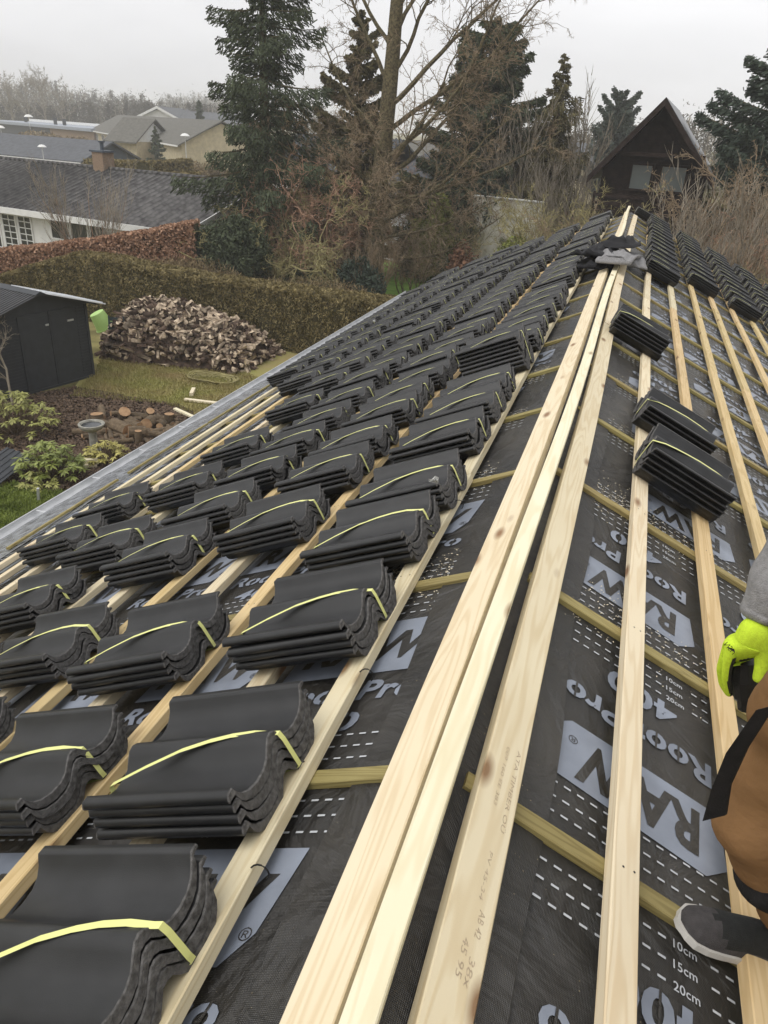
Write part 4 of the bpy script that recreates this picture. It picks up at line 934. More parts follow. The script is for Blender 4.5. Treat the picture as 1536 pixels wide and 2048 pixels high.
for f_ in (.3, .55, .62):
    b = MB(); b.tube([(Lg*f_, 5, hf), (Lg*f_, 5, hf+1.1)], .35, 8); b.build('roof_vent', M['charcoal'], fl)
# 5 far white gable house
Pg = dp(307, 214, 150); wg = thing('gable_house', 'distant house with a bright white gable and grey roof', 'house'); place(wg, (Pg[0]-5.5, Pg[1], -3.2), (1, .25)); hz_ = Pg[2]+3.2
b = MB(); b.bbox((0.3, .3, 0), (11.2, 12, hz_-2.5)); b.add([(.3, .28, hz_-2.5), (11.2, .28, hz_-2.5), (5.75, .28, hz_-.3)], [(0, 1, 2)]); b.build('wall', M['white'], wg)
b = MB()
for sg in (0, 1):
    xe = -.6 if sg == 0 else 12.1; V = [(xe, -.5, hz_-2.9), (5.75, -.5, hz_), (5.75, 22, hz_), (xe, 22, hz_-2.9)]; V += [(x, y, z+.22) for x, y, z in V]
    F_ = [(0, 1, 2, 3), (7, 6, 5, 4), (0, 4, 5, 1), (1, 5, 6, 2), (2, 6, 7, 3), (3, 7, 4, 0)]; b.add(V, F_ if sg else [f[::-1] for f in F_])
b.build('roof', M['roofg'], wg)
b = MB()
for sg in (-1, 1): b.add([(5.75, -.62, hz_+.25), (5.75, -.62, hz_-.25), (5.75+sg*6.4, -.62, hz_-3.15), (5.75+sg*6.4, -.62, hz_-2.7)], [(0, 1, 2, 3) if sg < 0 else (3, 2, 1, 0)])
b.build('bargeboard', M['white'], wg)
b = MB(); b.bbox((5.75, 8, hz_-.6), (13, 16, hz_-.59)) if 0 else None
# long grey roof beside it
b0 = thing('gable_house', 'distant grey-roofed house right of the white gable', 'house'); P1 = dp(345, 222, 150); place(b0, (P1[0]-2, P1[1]+3, -3.2), (1, -.1))
b = MB(); b.bbox((0, .4, 0), (15, 9, 3.2)); b.build('wall', M['white'], b0); b = MB(); gable_roof(b, -.3, 15.3, .4, 9, 3.2, P1[2]+3.2, .5, .2); b.build('roof', M['roofg'], b0)
# more far roofs, each a small house in the haze
for i, (px, py, Y, wd_, rise, wm, rm, lab) in enumerate([(820, 285, 75, 9, 1.6, 'white', 'roofb', 'white-walled house glimpsed right of the great trunk'), (1190, 292, 70, 12, 1.3, 'palebrick', 'roofg', 'grey-roofed house left behind the black cabin'), (690, 268, 120, 10, 1.6, 'palebrick', 'roofb', 'pale house just right of the flagpole')]):
    P_ = dp(px, py, Y); o = thing('distant_house', lab, 'house', group='houses far beyond the garden'); bz = max(-4.6, P_[2]-5.0) if Y > 100 else GZ; place(o, (P_[0]-wd_/2, P_[1], bz), (1, .05 if i % 2 else -.15)); hr = P_[2]-bz
    b = MB(); b.bbox((0, .4, 0), (wd_, 8, hr-rise)); b.build('wall', M[wm], o); b = MB(); gable_roof(b, -.4, wd_+.4, .4, 8, hr-rise, hr, .5, .18); b.build('roof', M[rm], o)
    window(o, wd_*.3, wd_*.45, .9, 2.1, 2, 1, .4); window(o, wd_*.6, wd_*.75, .9, 2.1, 2, 1, .4)
# glossy dark tiled roofs seen through the branches
M['glaze'] = mat('glazed_black_tiles', (.03, .034, .04), .25, .2, 10, spec=.8)
for px, py, Y, wd_, yaw_, lab in ((650, 300, 46, 7.5, -.35, 'house with glossy black pantiles left of the great trunk'), (822, 345, 40, 3.6, -.7, 'small shed roof of grey sheets right of the great trunk')):
    P_ = dp(px, py, Y); o = thing('tiled_house', lab, 'house'); place(o, (P_[0]-wd_/2, P_[1], GZ), (math.cos(yaw_), math.sin(yaw_))); hr = P_[2]-GZ+.4
    b = MB(); b.bbox((0, .3, 0), (wd_, 6, hr-1.3)); b.build('wall', M['white'], o); b = MB(); gable_roof(b, -.4, wd_+.4, .3, 6, hr-1.3, hr+.3, .5, .12, .3); b.build('roof', M['glaze' if wd_ > 5 else 'roofg'], o)
# black A-frame cabin
cb = thing('cabin', 'black steep-gabled wooden cabin beyond the far end of the roof', 'cabin', (0, 0, GZ)); Yc = 30.0; ap = dp(1335, 196, Yc); cb.location = (ap[0], Yc, GZ); cb.rotation_euler = (0, 0, R(-4)); H = ap[2]-GZ; sl_ = 1.17
hw = 1.75
b = MB(); b.prism([(-hw, 0), (hw, 0), (hw, H-hw*sl_-.2), (0, H-.2), (-hw, H-hw*sl_-.2)], .3, 9); b.build('wall', M['blackwood'], cb)
b = MB()
for sg in (-1, 1):
    t_ = .14; x1 = hw+.32; V = [(0, -.6, H), (sg*x1, -.6, H-x1*sl_), (sg*x1, 9.4, H-x1*sl_), (0, 9.4, H)]; V += [(x, y, z-t_*1.5) for x, y, z in V]; F_ = [(0, 1, 2, 3), (7, 6, 5, 4), (0, 4, 5, 1), (1, 5, 6, 2), (2, 6, 7, 3), (3, 7, 4, 0)]; b.add(V, F_ if sg < 0 else [f[::-1] for f in F_])
rf = b.build('roof', mat('wet_black_roof_felt', (.055, .057, .062), .35, .3, 4, spec=.6), cb)
b = MB()
for sg in (-1, 1):
    x1 = hw+.36; V = [(0, -.66, H-.02), (sg*x1, -.66, H-.02-x1*sl_), (sg*x1, -.66, H-.26-x1*sl_), (0, -.66, H-.26)]; V += [(x, y+.05, z) for x, y, z in V]; F_ = [(0, 1, 2, 3), (7, 6, 5, 4), (0, 4, 5, 1), (1, 5, 6, 2), (2, 6, 7, 3), (3, 7, 4, 0)]; b.add(V, F_ if sg > 0 else [f[::-1] for f in F_])
b.build('bargeboard', M['blackwood'], cb)
b = MB()
for z in np.arange(.2, H-1.2, .17): hwz = min(hw, (H-z)/sl_-.15); b.bbox((-hwz+.02, .285, z), (hwz-.02, .305, z+.012))
b.build('board_joints', mat('board_gap', (.004, .003, .003), .9), cb)
M['blind'] = mat('grey_window_blind', (.12, .14, .132), .35, .1, 2, spec=.6)
zt = H+ (dp(1376, 332, Yc)[2]-ap[2]); zb = zt-.90
for a_, c_ in ((-.80, .00), (.20, 1.14)):
    w_ = MB(); fw = .07
    for q0, q1 in ((a_, a_+fw), (c_-fw, c_)): w_.bbox((q0, .2, zb), (q1, .32, zt))
    for q0, q1 in ((zb, zb+fw), (zt-fw, zt)): w_.bbox((a_+fw, .2, q0), (c_-fw, .32, q1))
    f = w_.build('window', M['blackwood'], cb); MB().bbox((a_+fw, .25, zb+fw), (c_-fw, .27, zt-fw)).build('pane', M['blind'], f)
b = MB(); b.bbox((-1.3, -.3, zt+.22), (1.6, .29, zt+.34)); b.build('window_canopy', M['blackwood'], cb)
b = MB(); zb2 = zb-.95
b.bbox((-1.8, -.9, zb2-.15), (1.8, .29, zb2)); 
for zz in (.25, .5, .75): b.bbox((-1.8, -.9, zb2+zz), (1.8, -.85, zb2+zz+.1))
for xx in np.linspace(-1.75, 1.75, 5): b.bbox((xx-.04, -.85, zb2), (xx+.04, -.8, zb2+.9))
b.build('balcony', M['blackwood'], cb)
# white painted garden wall and lawn fence
P0, P1 = dp(948, 392, 35.2), dp(1085, 414, 34.2); gw = thing('garden_wall', 'weathered white painted wall behind the leafless shrubs', 'wall', (P0[0], P0[1], GZ)); e_ = (P1-P0)[:2]; Lg = np.linalg.norm(e_)
gw.rotation_euler = (0, 0, math.atan2(e_[1], e_[0])); b = MB(); b.bbox((0, 0, 0), (Lg, .22, P0[2]-GZ)); b.build('wall_face', mat('flaking_white_wall', (.72, .68, .56), .9, .2, 2.2, .5, 25, col2=(.82, .80, .72), detail=12), gw)
b = MB(); b.bbox((-.05, -.05, P0[2]-GZ+.002), (Lg+.05, .27, P0[2]-GZ+.05)); b.build('coping', M['white'], gw)
# flagpole and lamps
def pole(name, label, cat, top, base, r_, m, parts=None, group=None):
    o = thing(name, label, cat, (top[0], top[1], base), group=group); MB().tube([(0, 0, 0), (0, 0, (top[2]-base)*.5), (0, 0, top[2]-base)], [r_, r_*.8, r_*.5], 8).build('pole', M[m], o); return o
tp = dp(651, 214, 60); fo = pole('flagpole', 'slim white flagpole between the spruce and the great tree', 'flagpole', tp, GZ, .09, 'white'); MB().lathe([(0, .14), (.09, .08), (.1, 0), (.06, -.05)], (0, 0, tp[2]-GZ+.03), 10).build('finial', M['white'], fo)
for i, (px, py, Y, lab) in enumerate([(84, 294, 47, 'street lamp with a white dome above the slate-grey roof'), (370, 272, 62, 'street lamp with a white dome near the pale brick wing'), (57, 234, 120, 'far street lamp with a white dome over the flat roof'), (1, 256, 80, 'street lamp with a white dome at the very left edge'), (205, 336, 40, 'street lamp with a white dome just over the corrugated roof ridge')]):
    tp = dp(px, py, Y); bz = GZ; o = pole('street_lamp', lab, 'street lamp', tp, bz, .05, 'zinc', group='dome street lamps'); s_ = Y/47
    MB().lathe([(0, .16*s_), (.16*s_, .13*s_), (.28*s_, .03*s_), (.30*s_, 0), (.05, -.02)], (0, 0, tp[2]-bz), 14).build('lamp_dome', M['white'], o)
# utility pole/mast
tp = dp(483, 195, 140) if False else None
# clipped far hedges and low walls near the chimney
for i, (a_, c_, Y1, Y2, zt_, lab) in enumerate([((180, 318), (285, 322), 52, 46, -2.0, 'far clipped hedge left of the brick chimney'), ((300, 322), (380, 318), 52, 55, -2.2, 'far clipped hedge right of the brick chimney'), ((290, 345), (400, 345), 41, 42, -2.1, 'nearer clipped hedge right of the brick chimney')]):
    A_, B_ = dp(*a_, Y1), dp(*c_, Y2); hedge('far_hedge', lab, 'hedge', [tuple(A_), tuple((A_+B_)/2), tuple(B_)], 1.0, .09, 9000, (M['privet'], M['hedge_core']), .4, .2, 140+i, .08)
bush('brown_thicket', 'brown thicket in front of the flat-roofed house', gxy(110, 280, 108), 9, 3, 3.2, 9000, .22, M['heath'], 151, aspect=.3)
bush('brown_thicket', 'brown thicket left of the dark spruce, beside the brick wing', gxy(420, 300, 60), 3.2, 2, 3.2, 12000, .10, M['heath'], 152, aspect=.2, leafup=.3)
bush('brown_thicket', 'brown thicket between the flat house and the brick house', gxy(185, 290, 95), 6, 3, 2.6, 9000, .18, M['heath'], 153, aspect=.3)
# far woods in the haze
def woods(name, label, px0, px1, Y, ytop, n, seed, bare=.6, sc=1.0):
    r_ = np.random.default_rng(seed); t = MB(); C = []; 
    for i in range(n):
        px = px0+(px1-px0)*(i+r_.uniform(0, 1))/n; yt = np.interp(px, *zip(*ytop)) if len(ytop) > 1 else ytop[0][1]
        Yi = Y*r_.uniform(.92, 1.15); tp = dp(px, yt+r_.uniform(-2, 14), Yi); g0 = float(ground_z(tp[0], tp[1]))-.3; h = max(3, tp[2]-g0)
        if r_.uniform() < bare:
            P = [(tp[0], tp[1], g0), (tp[0]+r_.normal(0, .2), tp[1], g0+h*.5), (tp[0]+r_.normal(0, .3), tp[1], g0+h)]; t.tube(P, [.22*sc, .15*sc, .04], 4)
            for k in range(26):
                f = r_.uniform(.2, .95); a = r_.uniform(0, 6.28); l = h*.22*(1-f*.6)*r_.uniform(.5, 1.2); p0 = np.array([tp[0], tp[1], g0+h*f]); p1 = p0+np.array([math.cos(a)*l*.6, math.sin(a)*l*.6, l*.9])
                t.tube([p0, (p0+p1)/2+r_.normal(0, .1, 3), p1], [.06*sc, .04*sc, .02*sc], 3, cap=False)
            m_ = 60; c = np.array([tp[0], tp[1], g0+h*.62])+r_.normal(0, 1, (m_, 3))*np.array([h*.10, h*.10, h*.18]); C.append(c)
        else:
            m_ = 160; f = r_.uniform(0.05, 1, m_); a = r_.uniform(0, 6.28, m_); rr_ = h*.17*(1.05-f)*r_.uniform(.5, 1.1, m_); C.append(np.stack([tp[0]+np.cos(a)*rr_, tp[1]+np.sin(a)*rr_, g0+h*f], 1))
    C = np.concatenate(C); C = np.repeat(C, 3, 0)+r_.normal(0, .35, (len(C)*3, 3)); c_, U, W = leafcloud(C, .26*sc, r_, .28); t.quads(c_, U, W, 1)
    o = t.build(name, [M['twigg'], mat('far_foliage', (.09, .08, .06), .9, .4, .1, spec=.05)]); return tag(o, label, 'woodland', None, 'stuff')
woods('far_woods', 'distant hazy woodland along the left horizon', -60, 300, 250, [(-60, 160), (0, 158), (80, 155), (150, 176), (230, 184), (300, 192)], 110, 161, .7)
woods('poplar_row', 'distant row of thin bare poplars left of the spruce', 320, 460, 330, [(320, 190), (430, 184), (460, 190)], 60, 162, .9)
woods('far_woods', 'distant low woodland behind the grey roofs', -60, 480, 180, [(-60, 205), (140, 205), (260, 200), (480, 212)], 120, 163, .35, .8)
woods('far_woods', 'distant hazy trees between spruce and great tree', 600, 760, 200, [(600, 215), (760, 235)], 40, 164, .9, .8)
woods('far_woods', 'distant hazy trees behind the black cabin', 1120, 1560, 120, [(1120, 262), (1180, 250), (1380, 232), (1420, 225), (1560, 240)], 70, 165, .85, .7)
for i, (px, yt, Y, lab) in enumerate([(12, 148, 160, 'tall hazy birch at the left edge of the skyline'), (45, 146, 165, 'tall hazy birch, second from the left on the skyline'), (78, 142, 160, 'tallest hazy birch on the left skyline'), (118, 166, 150, 'broad hazy tree right of the skyline birches')]):
    tp = dp(px, yt, Y); g0 = float(ground_z(tp[0], tp[1])); bare_tree('skyline_tree', lab, 'tree', (tp[0], tp[1], g0), dict(P_tree, min=.03, num=[0, 22, 9, 5]), (tp[2]-g0), .28, 171+i, M['twigg'], M['twigg'], 1, .02, 'hazy skyline trees')

# ------------------------------------------------------------------ shed
sA = gp(-4, 806); sB = gp(187, 752); ex = (sB-sA)[:2]; Ls = np.linalg.norm(ex); ex /= Ls
shed = thing('shed', 'black metal garden shed with double doors and ribbed roof', 'shed'); place(shed, (sA[0], sA[1], GZ), ex)   # front along x, faces -y
hs_ = 1.88; hr_ = 2.28; Ds = 3.0
b = MB(); b.prism([(0, .03), (Ls, .03), (Ls, hs_), (Ls/2, hr_), (0, hs_)], 0, Ds)
b.build('wall', M['charcoal'], shed)
b = MB()
def topz(x): return hs_+(hr_-hs_)*(1-abs(x-Ls/2)/(Ls/2))
def sx(px, py):
    d_ = ray(px, py)[:2]; A = np.array([[d_[0], -ex[0]], [d_[1], -ex[1]]]); t = np.linalg.solve(A, sA[:2]-CAM[:2]); return t[1]
dl, dm, dr_ = sx(46, 720), sx(105, 700), sx(158, 690)
for z in np.arange(.12, hs_-.05, .075):
    pass
for q in (((.06, -.012), (dl-.03, -.002)), ((dr_+.03, -.012), (Ls-.04, -.002)), ((-.012, .06), (-.002, Ds-.06)), ((Ls+.002, .06), (Ls+.012, Ds-.06))):
    b = MB()
    for z in np.arange(.12, hs_-.05, .075): b.bbox((*q[0], z), (*q[1], z+.045))
    b.build('siding', M['charcoal'], shed)
for q0, q1 in ((dl, dm-.008), (dm+.008, dr_)):
    b = MB(); b.bbox((q0, -.03, .06), (q1, -.004, hs_-.04)); b.bbox((q0+.05, -.036, .12), (q1-.05, -.0305, hs_-.12)); dd_ = b.build('door', M['charcoal'], shed)
    b = MB(); b.bbox(((q1-.12) if q0 == dl else (q1-.28), -.06, 1.52), ((q1-.03) if q0 == dl else (q1-.1), -.037, 1.56)); b.build('handle', M['zinc'], dd_)
b = MB()
for x_ in (0, Ls): b.bbox((x_-.035, -.035, 0.02), (x_+.035, .035, hs_-.02))
b.bbox((.04, -.05, .0), (Ls-.04, -.013, .055)); b.build('corner_trim', M['charcoal'], shed)
M['clear'] = mat('milky_roof_sheet', (.82, .84, .86), .25, .05, 3)
b = MB(); bw = MB()
for sg in (0, 1):
    x0_, x1_ = (-.2, Ls/2) if sg == 0 else (Ls/2, Ls+.22); n_ = 34
    for i in range(n_*2):
        y0_ = -.22+(Ds+.44)*i/(n_*2); y1_ = -.22+(Ds+.44)*(i+1)/(n_*2); up_ = .022 if i % 2 else 0
        sl_ = (hr_-hs_)/(Ls/2); z0_ = hr_-abs(x0_-Ls/2)*sl_; z1_ = hr_-abs(x1_-Ls/2)*sl_; t = b
        V = [(x0_, y0_, z0_+.03+up_), (x1_, y0_, z1_+.03+up_), (x1_, y1_, z1_+.03+up_), (x0_, y1_, z0_+.03+up_)]; V += [(x, y, z-.025-up_) for x, y, z in V]
        t.add(V, [(0, 1, 2, 3), (7, 6, 5, 4), (0, 4, 5, 1), (1, 5, 6, 2), (2, 6, 7, 3), (3, 7, 4, 0)])
b.build('roof', mat('dark_ribbed_roof', (.05, .05, .052), .45, .2, 6), shed)
sl_ = (hr_-hs_)/(Ls/2); xa_, xb_ = Ls*.55, Ls+.30
for i in range(14):
    y0_, y1_ = -.42+i*.10, -.42+(i+1)*.10; up_ = .02 if i % 2 else 0; za_, zb_ = hr_-(xa_-Ls/2)*sl_+.085, hr_-(xb_-Ls/2)*sl_+.085
    V = [(xa_, y0_, za_+up_), (xb_, y0_, zb_+up_), (xb_, y1_, zb_+up_), (xa_, y1_, za_+up_)]; V += [(x, y, z-.03-up_) for x, y, z in V]; bw.add(V, [(0, 1, 2, 3), (7, 6, 5, 4), (0, 4, 5, 1), (1, 5, 6, 2), (2, 6, 7, 3), (3, 7, 4, 0)])
bw.build('roof_light', M['clear'], shed)
b = MB(); b.prism([(Ls/2-.14, hr_+.02), (Ls/2+.14, hr_+.02), (Ls/2, hr_+.09)], -.24, Ds+.24); b.build('ridge_cap', M['charcoal'], shed)

# lime bucket upturned on a stake
bp0 = dp(202, 640, 18.2); bk = thing('bucket', 'lime green plastic bucket upturned on a stake beside the shed', 'bucket', tuple(bp0), (R(16), R(-20), 0)); bk.scale = (1.35, 1.35, 1.35)
b = MB(); b.lathe([(0, .17), (.15, .17), (.155, .165), (.20, -.17), (.215, -.17), (.215, -.19), (.195, -.19), (.145, .155), (0, .155)], (0, 0, 0), 24); b.build('bucket_body', mat('lime_plastic', (.42, .62, .20), .45, .06, 4), bk, smooth=False)
b = MB(); a_ = np.linspace(0, math.pi, 14); b.tube(np.stack([.205*np.cos(a_), 0*a_-.0, -.18-.12*np.sin(a_)], 1), .004, 5); b.build('bucket_handle', M['zinc'], bk)
st = MB(); st.tube([(bp0[0], bp0[1], GZ), (bp0[0]+.01, bp0[1], bp0[2]+.1)], .022, 8); tag(st.build('garden_stake', M['twig']), 'short wooden stake holding up the green bucket', 'stake')
# green slatted box panel by the woodpile
pb = gp(238, 716); sp_ = thing('slatted_panel', 'dark green slatted panel standing at the left end of the woodpile', 'panel', tuple(pb), (R(-6), 0, R(12)))
gm = mat('slate_green_paint', (.035, .05, .052), .6, .15, 5); b = MB()
for i in range(9): b.bbox((-.21, -.01, .05+i*.12), (.21, .012, .15+i*.12))
b.build('slats', gm, sp_); b = MB(); b.bbox((-.23, -.03, 0), (-.19, -.011, 1.15)); b.bbox((.19, -.03, 0), (.23, -.011, 1.15)); b.build('rails', gm, sp_)

# ------------------------------------------------------------------ woodpile
def log_mesh(seed, r_, ln, split=True):
    q = random.Random(seed); n = 8; b = MB()
    if split:
        a0 = q.uniform(0, 6); sp = q.choice([1.6, 2.1, 3.1]); P = [(0, 0)]+[(r_*math.cos(a0+sp*i/5), r_*math.sin(a0+sp*i/5)) for i in range(6)]
        cx_ = sum(p[0] for p in P)/7; cy_ = sum(p[1] for p in P)/7; P = [(x-cx_, y-cy_) for x, y in P]
    else: P = [(r_*math.cos(6.2832*i/12)*q.uniform(.94, 1.06), r_*math.sin(6.2832*i/12)*q.uniform(.94, 1.06)) for i in range(12)]
    k = len(P); V = [(-ln/2, *p) for p in P]+[(0, p[0]*1.04+.004, p[1]*1.03) for p in P]+[(ln/2, *p) for p in P]
    b.add(V, [(i, (i+1) % k, (i+1) % k+k, i+k) for i in range(k)]+[(i+k, (i+1) % k+k, (i+1) % k+2*k, i+2*k) for i in range(k)], 0)
    if split:
        M_ = b.M
        for fi in (0, 6, 7, 13): b.M[fi] = 1
    b.add(V[:k], [tuple(range(k))[::-1]], 1); b.add(V[2*k:], [tuple(range(k))], 1); return b
M['logbark'] = mat('log_bark', (.050, .034, .027), .95, .5, 9, .8, 30, .1, col2=(.12, .085, .065), objrand=.5)
M['logwood'] = mat('split_log_wood', (.11, .072, .052), .9, .4, 7, .5, 30, .1, col2=(.55, .45, .33), objrand=.7)
lms = []
for i in range(12):
    o = log_mesh(i, .075*random.Random(i).uniform(.7, 1.3), .40).build('firewood_log', [M['logbark'], M['logwood']]); lms.append(o.data); bpy.data.objects.remove(o)
c_ = (gp(265, 715)+gp(560, 712))/2; c_ = np.array([-11.2, 18.55, GZ])
def pile_h(x, y):
    u = (x-(-13.35))/(4.0); f = np.interp(u, [-.02, .06, .2, .4, .6, .8, .95, 1.03], [.4, 1.2, 1.5, 1.42, 1.22, 1.0, .6, .1]); yc = 18.4+.5*u; v = abs(y-yc-(.15))/1.35
    return GZ+f*np.sqrt(np.maximum(0, 1-v**2))
r_ = np.random.default_rng(77); cand = []
while len(cand) < 1100:
    x = r_.uniform(-13.5, -9.2); y = r_.uniform(17.0, 20.4); h = pile_h(x, y)
    if h > GZ+.08: cand.append((x, y, h))
# nearest and most exposed first
cand.sort(key=lambda p: -(-(p[1])*.5+p[2]*.4+r_.uniform(0, 1.6)))
rest = MB()
for i, (x, y, h) in enumerate(cand):
    rz = r_.uniform(0, 6.28); rx_ = r_.normal(0, .35); ry_ = r_.uniform(0, 6.28)
    eul = (ry_, rx_, rz)
    z_ = h-.04+r_.uniform(-.03, .09)
    if i < 300:
        o = link('firewood_log', lms[i % 12], None, (x, y, z_), eul); tag(o, 'split firewood log in the big heap against the clipped hedge', 'log', 'split logs of the big woodpile')
    else:
        me = lms[i % 12]; Mx = Matrix.Translation((x, y, z_-.03)) @ __import__('mathutils').Euler(eul).to_matrix().to_4x4(); V = [tuple(Mx @ v.co) for v in me.vertices]
        rest.V.append(np.array(V)); rest.F += [tuple(j+rest.n for j in p.vertices) for p in me.polygons]; rest.M += [p.material_index for p in me.polygons]; rest.n += len(V)
b = MB(); V = []; xs = np.linspace(-13.45, -9.25, 34); ys = np.linspace(16.9, 20.4, 22)
for x in xs:
    for y in ys: V.append((x, y, max(GZ-.05, float(pile_h(x, y))-.14)))
b.add(V, [(i*22+j, (i+1)*22+j, (i+1)*22+j+1, i*22+j+1) for i in range(33) for j in range(21)], 0)
rest.add(V, [(i*22+j, (i+1)*22+j, (i+1)*22+j+1, i*22+j+1) for i in range(33) for j in range(21)], 0)
tag(rest.build('firewood_heap', [M['logbark'], M['logwood']]), 'mass of split firewood making up the body of the big heap', 'woodpile', None, 'stuff')
# wet black board fragments and coiled rope before the pile
b = MB(); r_ = np.random.default_rng(4); p0 = gp(425, 762)
for k in range(5):
    t = np.linspace(0, 5.5+k*.3, 26); R0 = .32+.05*k; b.tube(np.stack([R0*1.4*np.cos(t)+r_.normal(0, .02, 26), R0*.8*np.sin(t)+r_.normal(0, .02, 26), .03+.02*k+.015*np.sin(t*3)], 1), .014, 5)
tag(b.build('vine_coil', M['twigo'], None, tuple(p0)), 'loose coil of dry vine stems on the grass before the woodpile', 'vine stems')
# cut rounds on the bark bed
M['cut'] = mat('fresh_cut_wood', (.36, .20, .10), .85, .3, 8, .3, 30, col2=(.46, .30, .17))
M['bk2'] = mat('cut_log_bark', (.13, .095, .06), .95, .35, 12, .7, 30, objrand=.25)
spots = [(196, 842, .14, .24, 'up', 'upright cut round with an orange face at the left of the cut-log heap'), (250, 834, .13, .26, 'tilt', 'thick cut round tilted towards the sky in the cut-log heap'), (298, 850, .13, .30, 'side', 'round log lying on its side, right in the cut-log heap'), (243, 860, .14, .5, 'lie', 'knobbly log in the middle front of the cut-log heap'), (268, 852, .10, .4, 'lie', 0), (275, 868, .13, .35, 'lie', 0), (225, 850, .07, .6, 'lie', 0), (180, 862, .07, .7, 'lie', 0), (205, 825, .08, .5, 'lie', 0), (222, 868, .05, .5, 'lie', 0), (315, 868, .07, .5, 'lie', 0), (330, 858, .06, .6, 'lie', 0), (340, 842, .11, .24, 'up', 0), (322, 836, .07, .5, 'lie', 0), (280, 832, .08, .5, 'lie', 0), (345, 862, .05, .5, 'lie', 0), (278, 878, .07, .25, 'up', 0), (300, 830, .09, .3, 'tilt', 0), (262, 838, .07, .5, 'lie', 0), (325, 850, .08, .35, 'side', 0), (215, 878, .04, .45, 'lie', 0), (335, 875, .05, .4, 'lie', 0), (352, 850, .05, .5, 'lie', 0), (240, 825, .06, .4, 'lie', 0)]
q_ = random.Random(8)
for _ in range(60): px_ = q_.uniform(172, 372); spots.append((px_, q_.uniform(828, 884)-max(0, (px_-300)*.25), q_.uniform(.022, .055), q_.uniform(.25, .6), 'lie', 0))
for i, (px, py, rr_, ln, how, lab) in enumerate(spots):
    b = log_mesh(200+i, rr_, ln, False); p = gp(px, py+8); q = random.Random(i)
    eu = {'up': (0, R(-86), q.uniform(0, 3)), 'tilt': (0, R(-55), R(-40)), 'side': (0, R(-8), R(-75)), 'lie': (0, q.uniform(-.1, .15), q.uniform(-1.2, 1.2))}[how]
    o = b.build('cut_log', [M['bk2'], M['cut']], None, (p[0], p[1], GZ+(ln/2 if how == 'up' else rr_*.9)+.02), eu)
    tag(o, lab or 'short cut branch log in the heap on the dark bark bed', 'log', None if lab else 'cut branch logs on the bark bed')
# bird bath
p = gp(190, 903); bb = thing('bird_bath', 'grey stone bird bath on a short pedestal in the bark bed', 'bird bath', tuple(p)); ms = mat('weathered_concrete', (.30, .29, .25), .9, .3, 12, .4, 50)
MB().lathe([(0, 0), (.13, 0), (.13, .04), (.085, .08), (.075, .42), (.11, .46), (0, .46)], (0, 0, 0), 20).build('pedestal', ms, bb, smooth=False)
MB().lathe([(.10, .462), (.20, .50), (.25, .56), (.255, .60), (.215, .60), (.19, .565), (0, .555)], (0, 0, 0), 28).build('basin', ms, bb); MB().lathe([(0, .572), (.192, .572)], (0, 0, 0), 28).build('water', M['glass'], bb)
# leafy shrubs in the bed
M['rhodo'] = mat('rhododendron_leaves', (.20, .21, .045), .45, .35, 5, spec=.4, col2=(.40, .40, .12))
M['rhodo2'] = mat('yellowish_leaves', (.32, .28, .06), .5, .35, 5, spec=.4, col2=(.52, .47, .14))
def rosette_bush(name, label, base, rx, ry, h, nros, leaf, m, seed):
    r_ = np.random.default_rng(seed); root = thing(name, label, 'shrub', tuple(base)); st = MB(); C = []; U = []; W = []
    for i in range(nros):
        a = r_.uniform(0, 6.28); q = r_.uniform(0, 1)**.5; z = h*(1-.55*q*q)*r_.uniform(.45, 1.05); p = np.array([math.cos(a)*rx*q, math.sin(a)*ry*q, z])
        st.tube([(p[0]*.1, p[1]*.1, -.03), (p[0]*.7, p[1]*.7, z*.5), tuple(p)], [.010, .008, .005], 4, cap=False); k = r_.integers(8, 13)
        for j in range(k):
            b_ = 6.28*j/k+r_.uniform(-.2, .2); d_ = np.array([math.cos(b_), math.sin(b_), r_.uniform(-1.2, .1)]); d_ /= np.linalg.norm(d_); l = leaf*r_.uniform(.7, 1.2); sd_ = np.cross(d_, [0, 0, 1.0]); sd_ /= np.linalg.norm(sd_)
            C.append(p+d_*l*.55); U.append(d_*l*.5); W.append(sd_*l*.20)
    st.build('stems', M['bk2'], root); C, U, W = map(np.array, (C, U, W)); n = len(C); V = np.stack([C-U, C-U*.1+W, C+U, C-U*.1-W], 1).reshape(-1, 3)
    MB().add(V, (np.arange(n)[:, None]*4+np.arange(4)).tolist()).build('leaves', m, root); return root
rosette_bush('rhododendron', 'large yellow-green rhododendron in front of the black shed', gp(30, 868), .95, .8, .95, 130, .12, M['rhodo'], 301)
rosette_bush('rhododendron', 'lush green rhododendron in the middle of the bark bed', gp(105, 955), .62, .5, .72, 85, .13, mat('green_leaves', (.15, .19, .035), .45, .3, 5, spec=.4, col2=(.31, .35, .085)), 302)
rosette_bush('rhododendron', 'small yellowish rhododendron right of the bird bath', gp(215, 925), .52, .4, .46, 60, .10, M['rhodo2'], 303)
rosette_bush('rhododendron', 'drooping green rhododendron beside the pale offcuts', gp(80, 978), .35, .3, .35, 26, .11, M['rhodo'], 304)
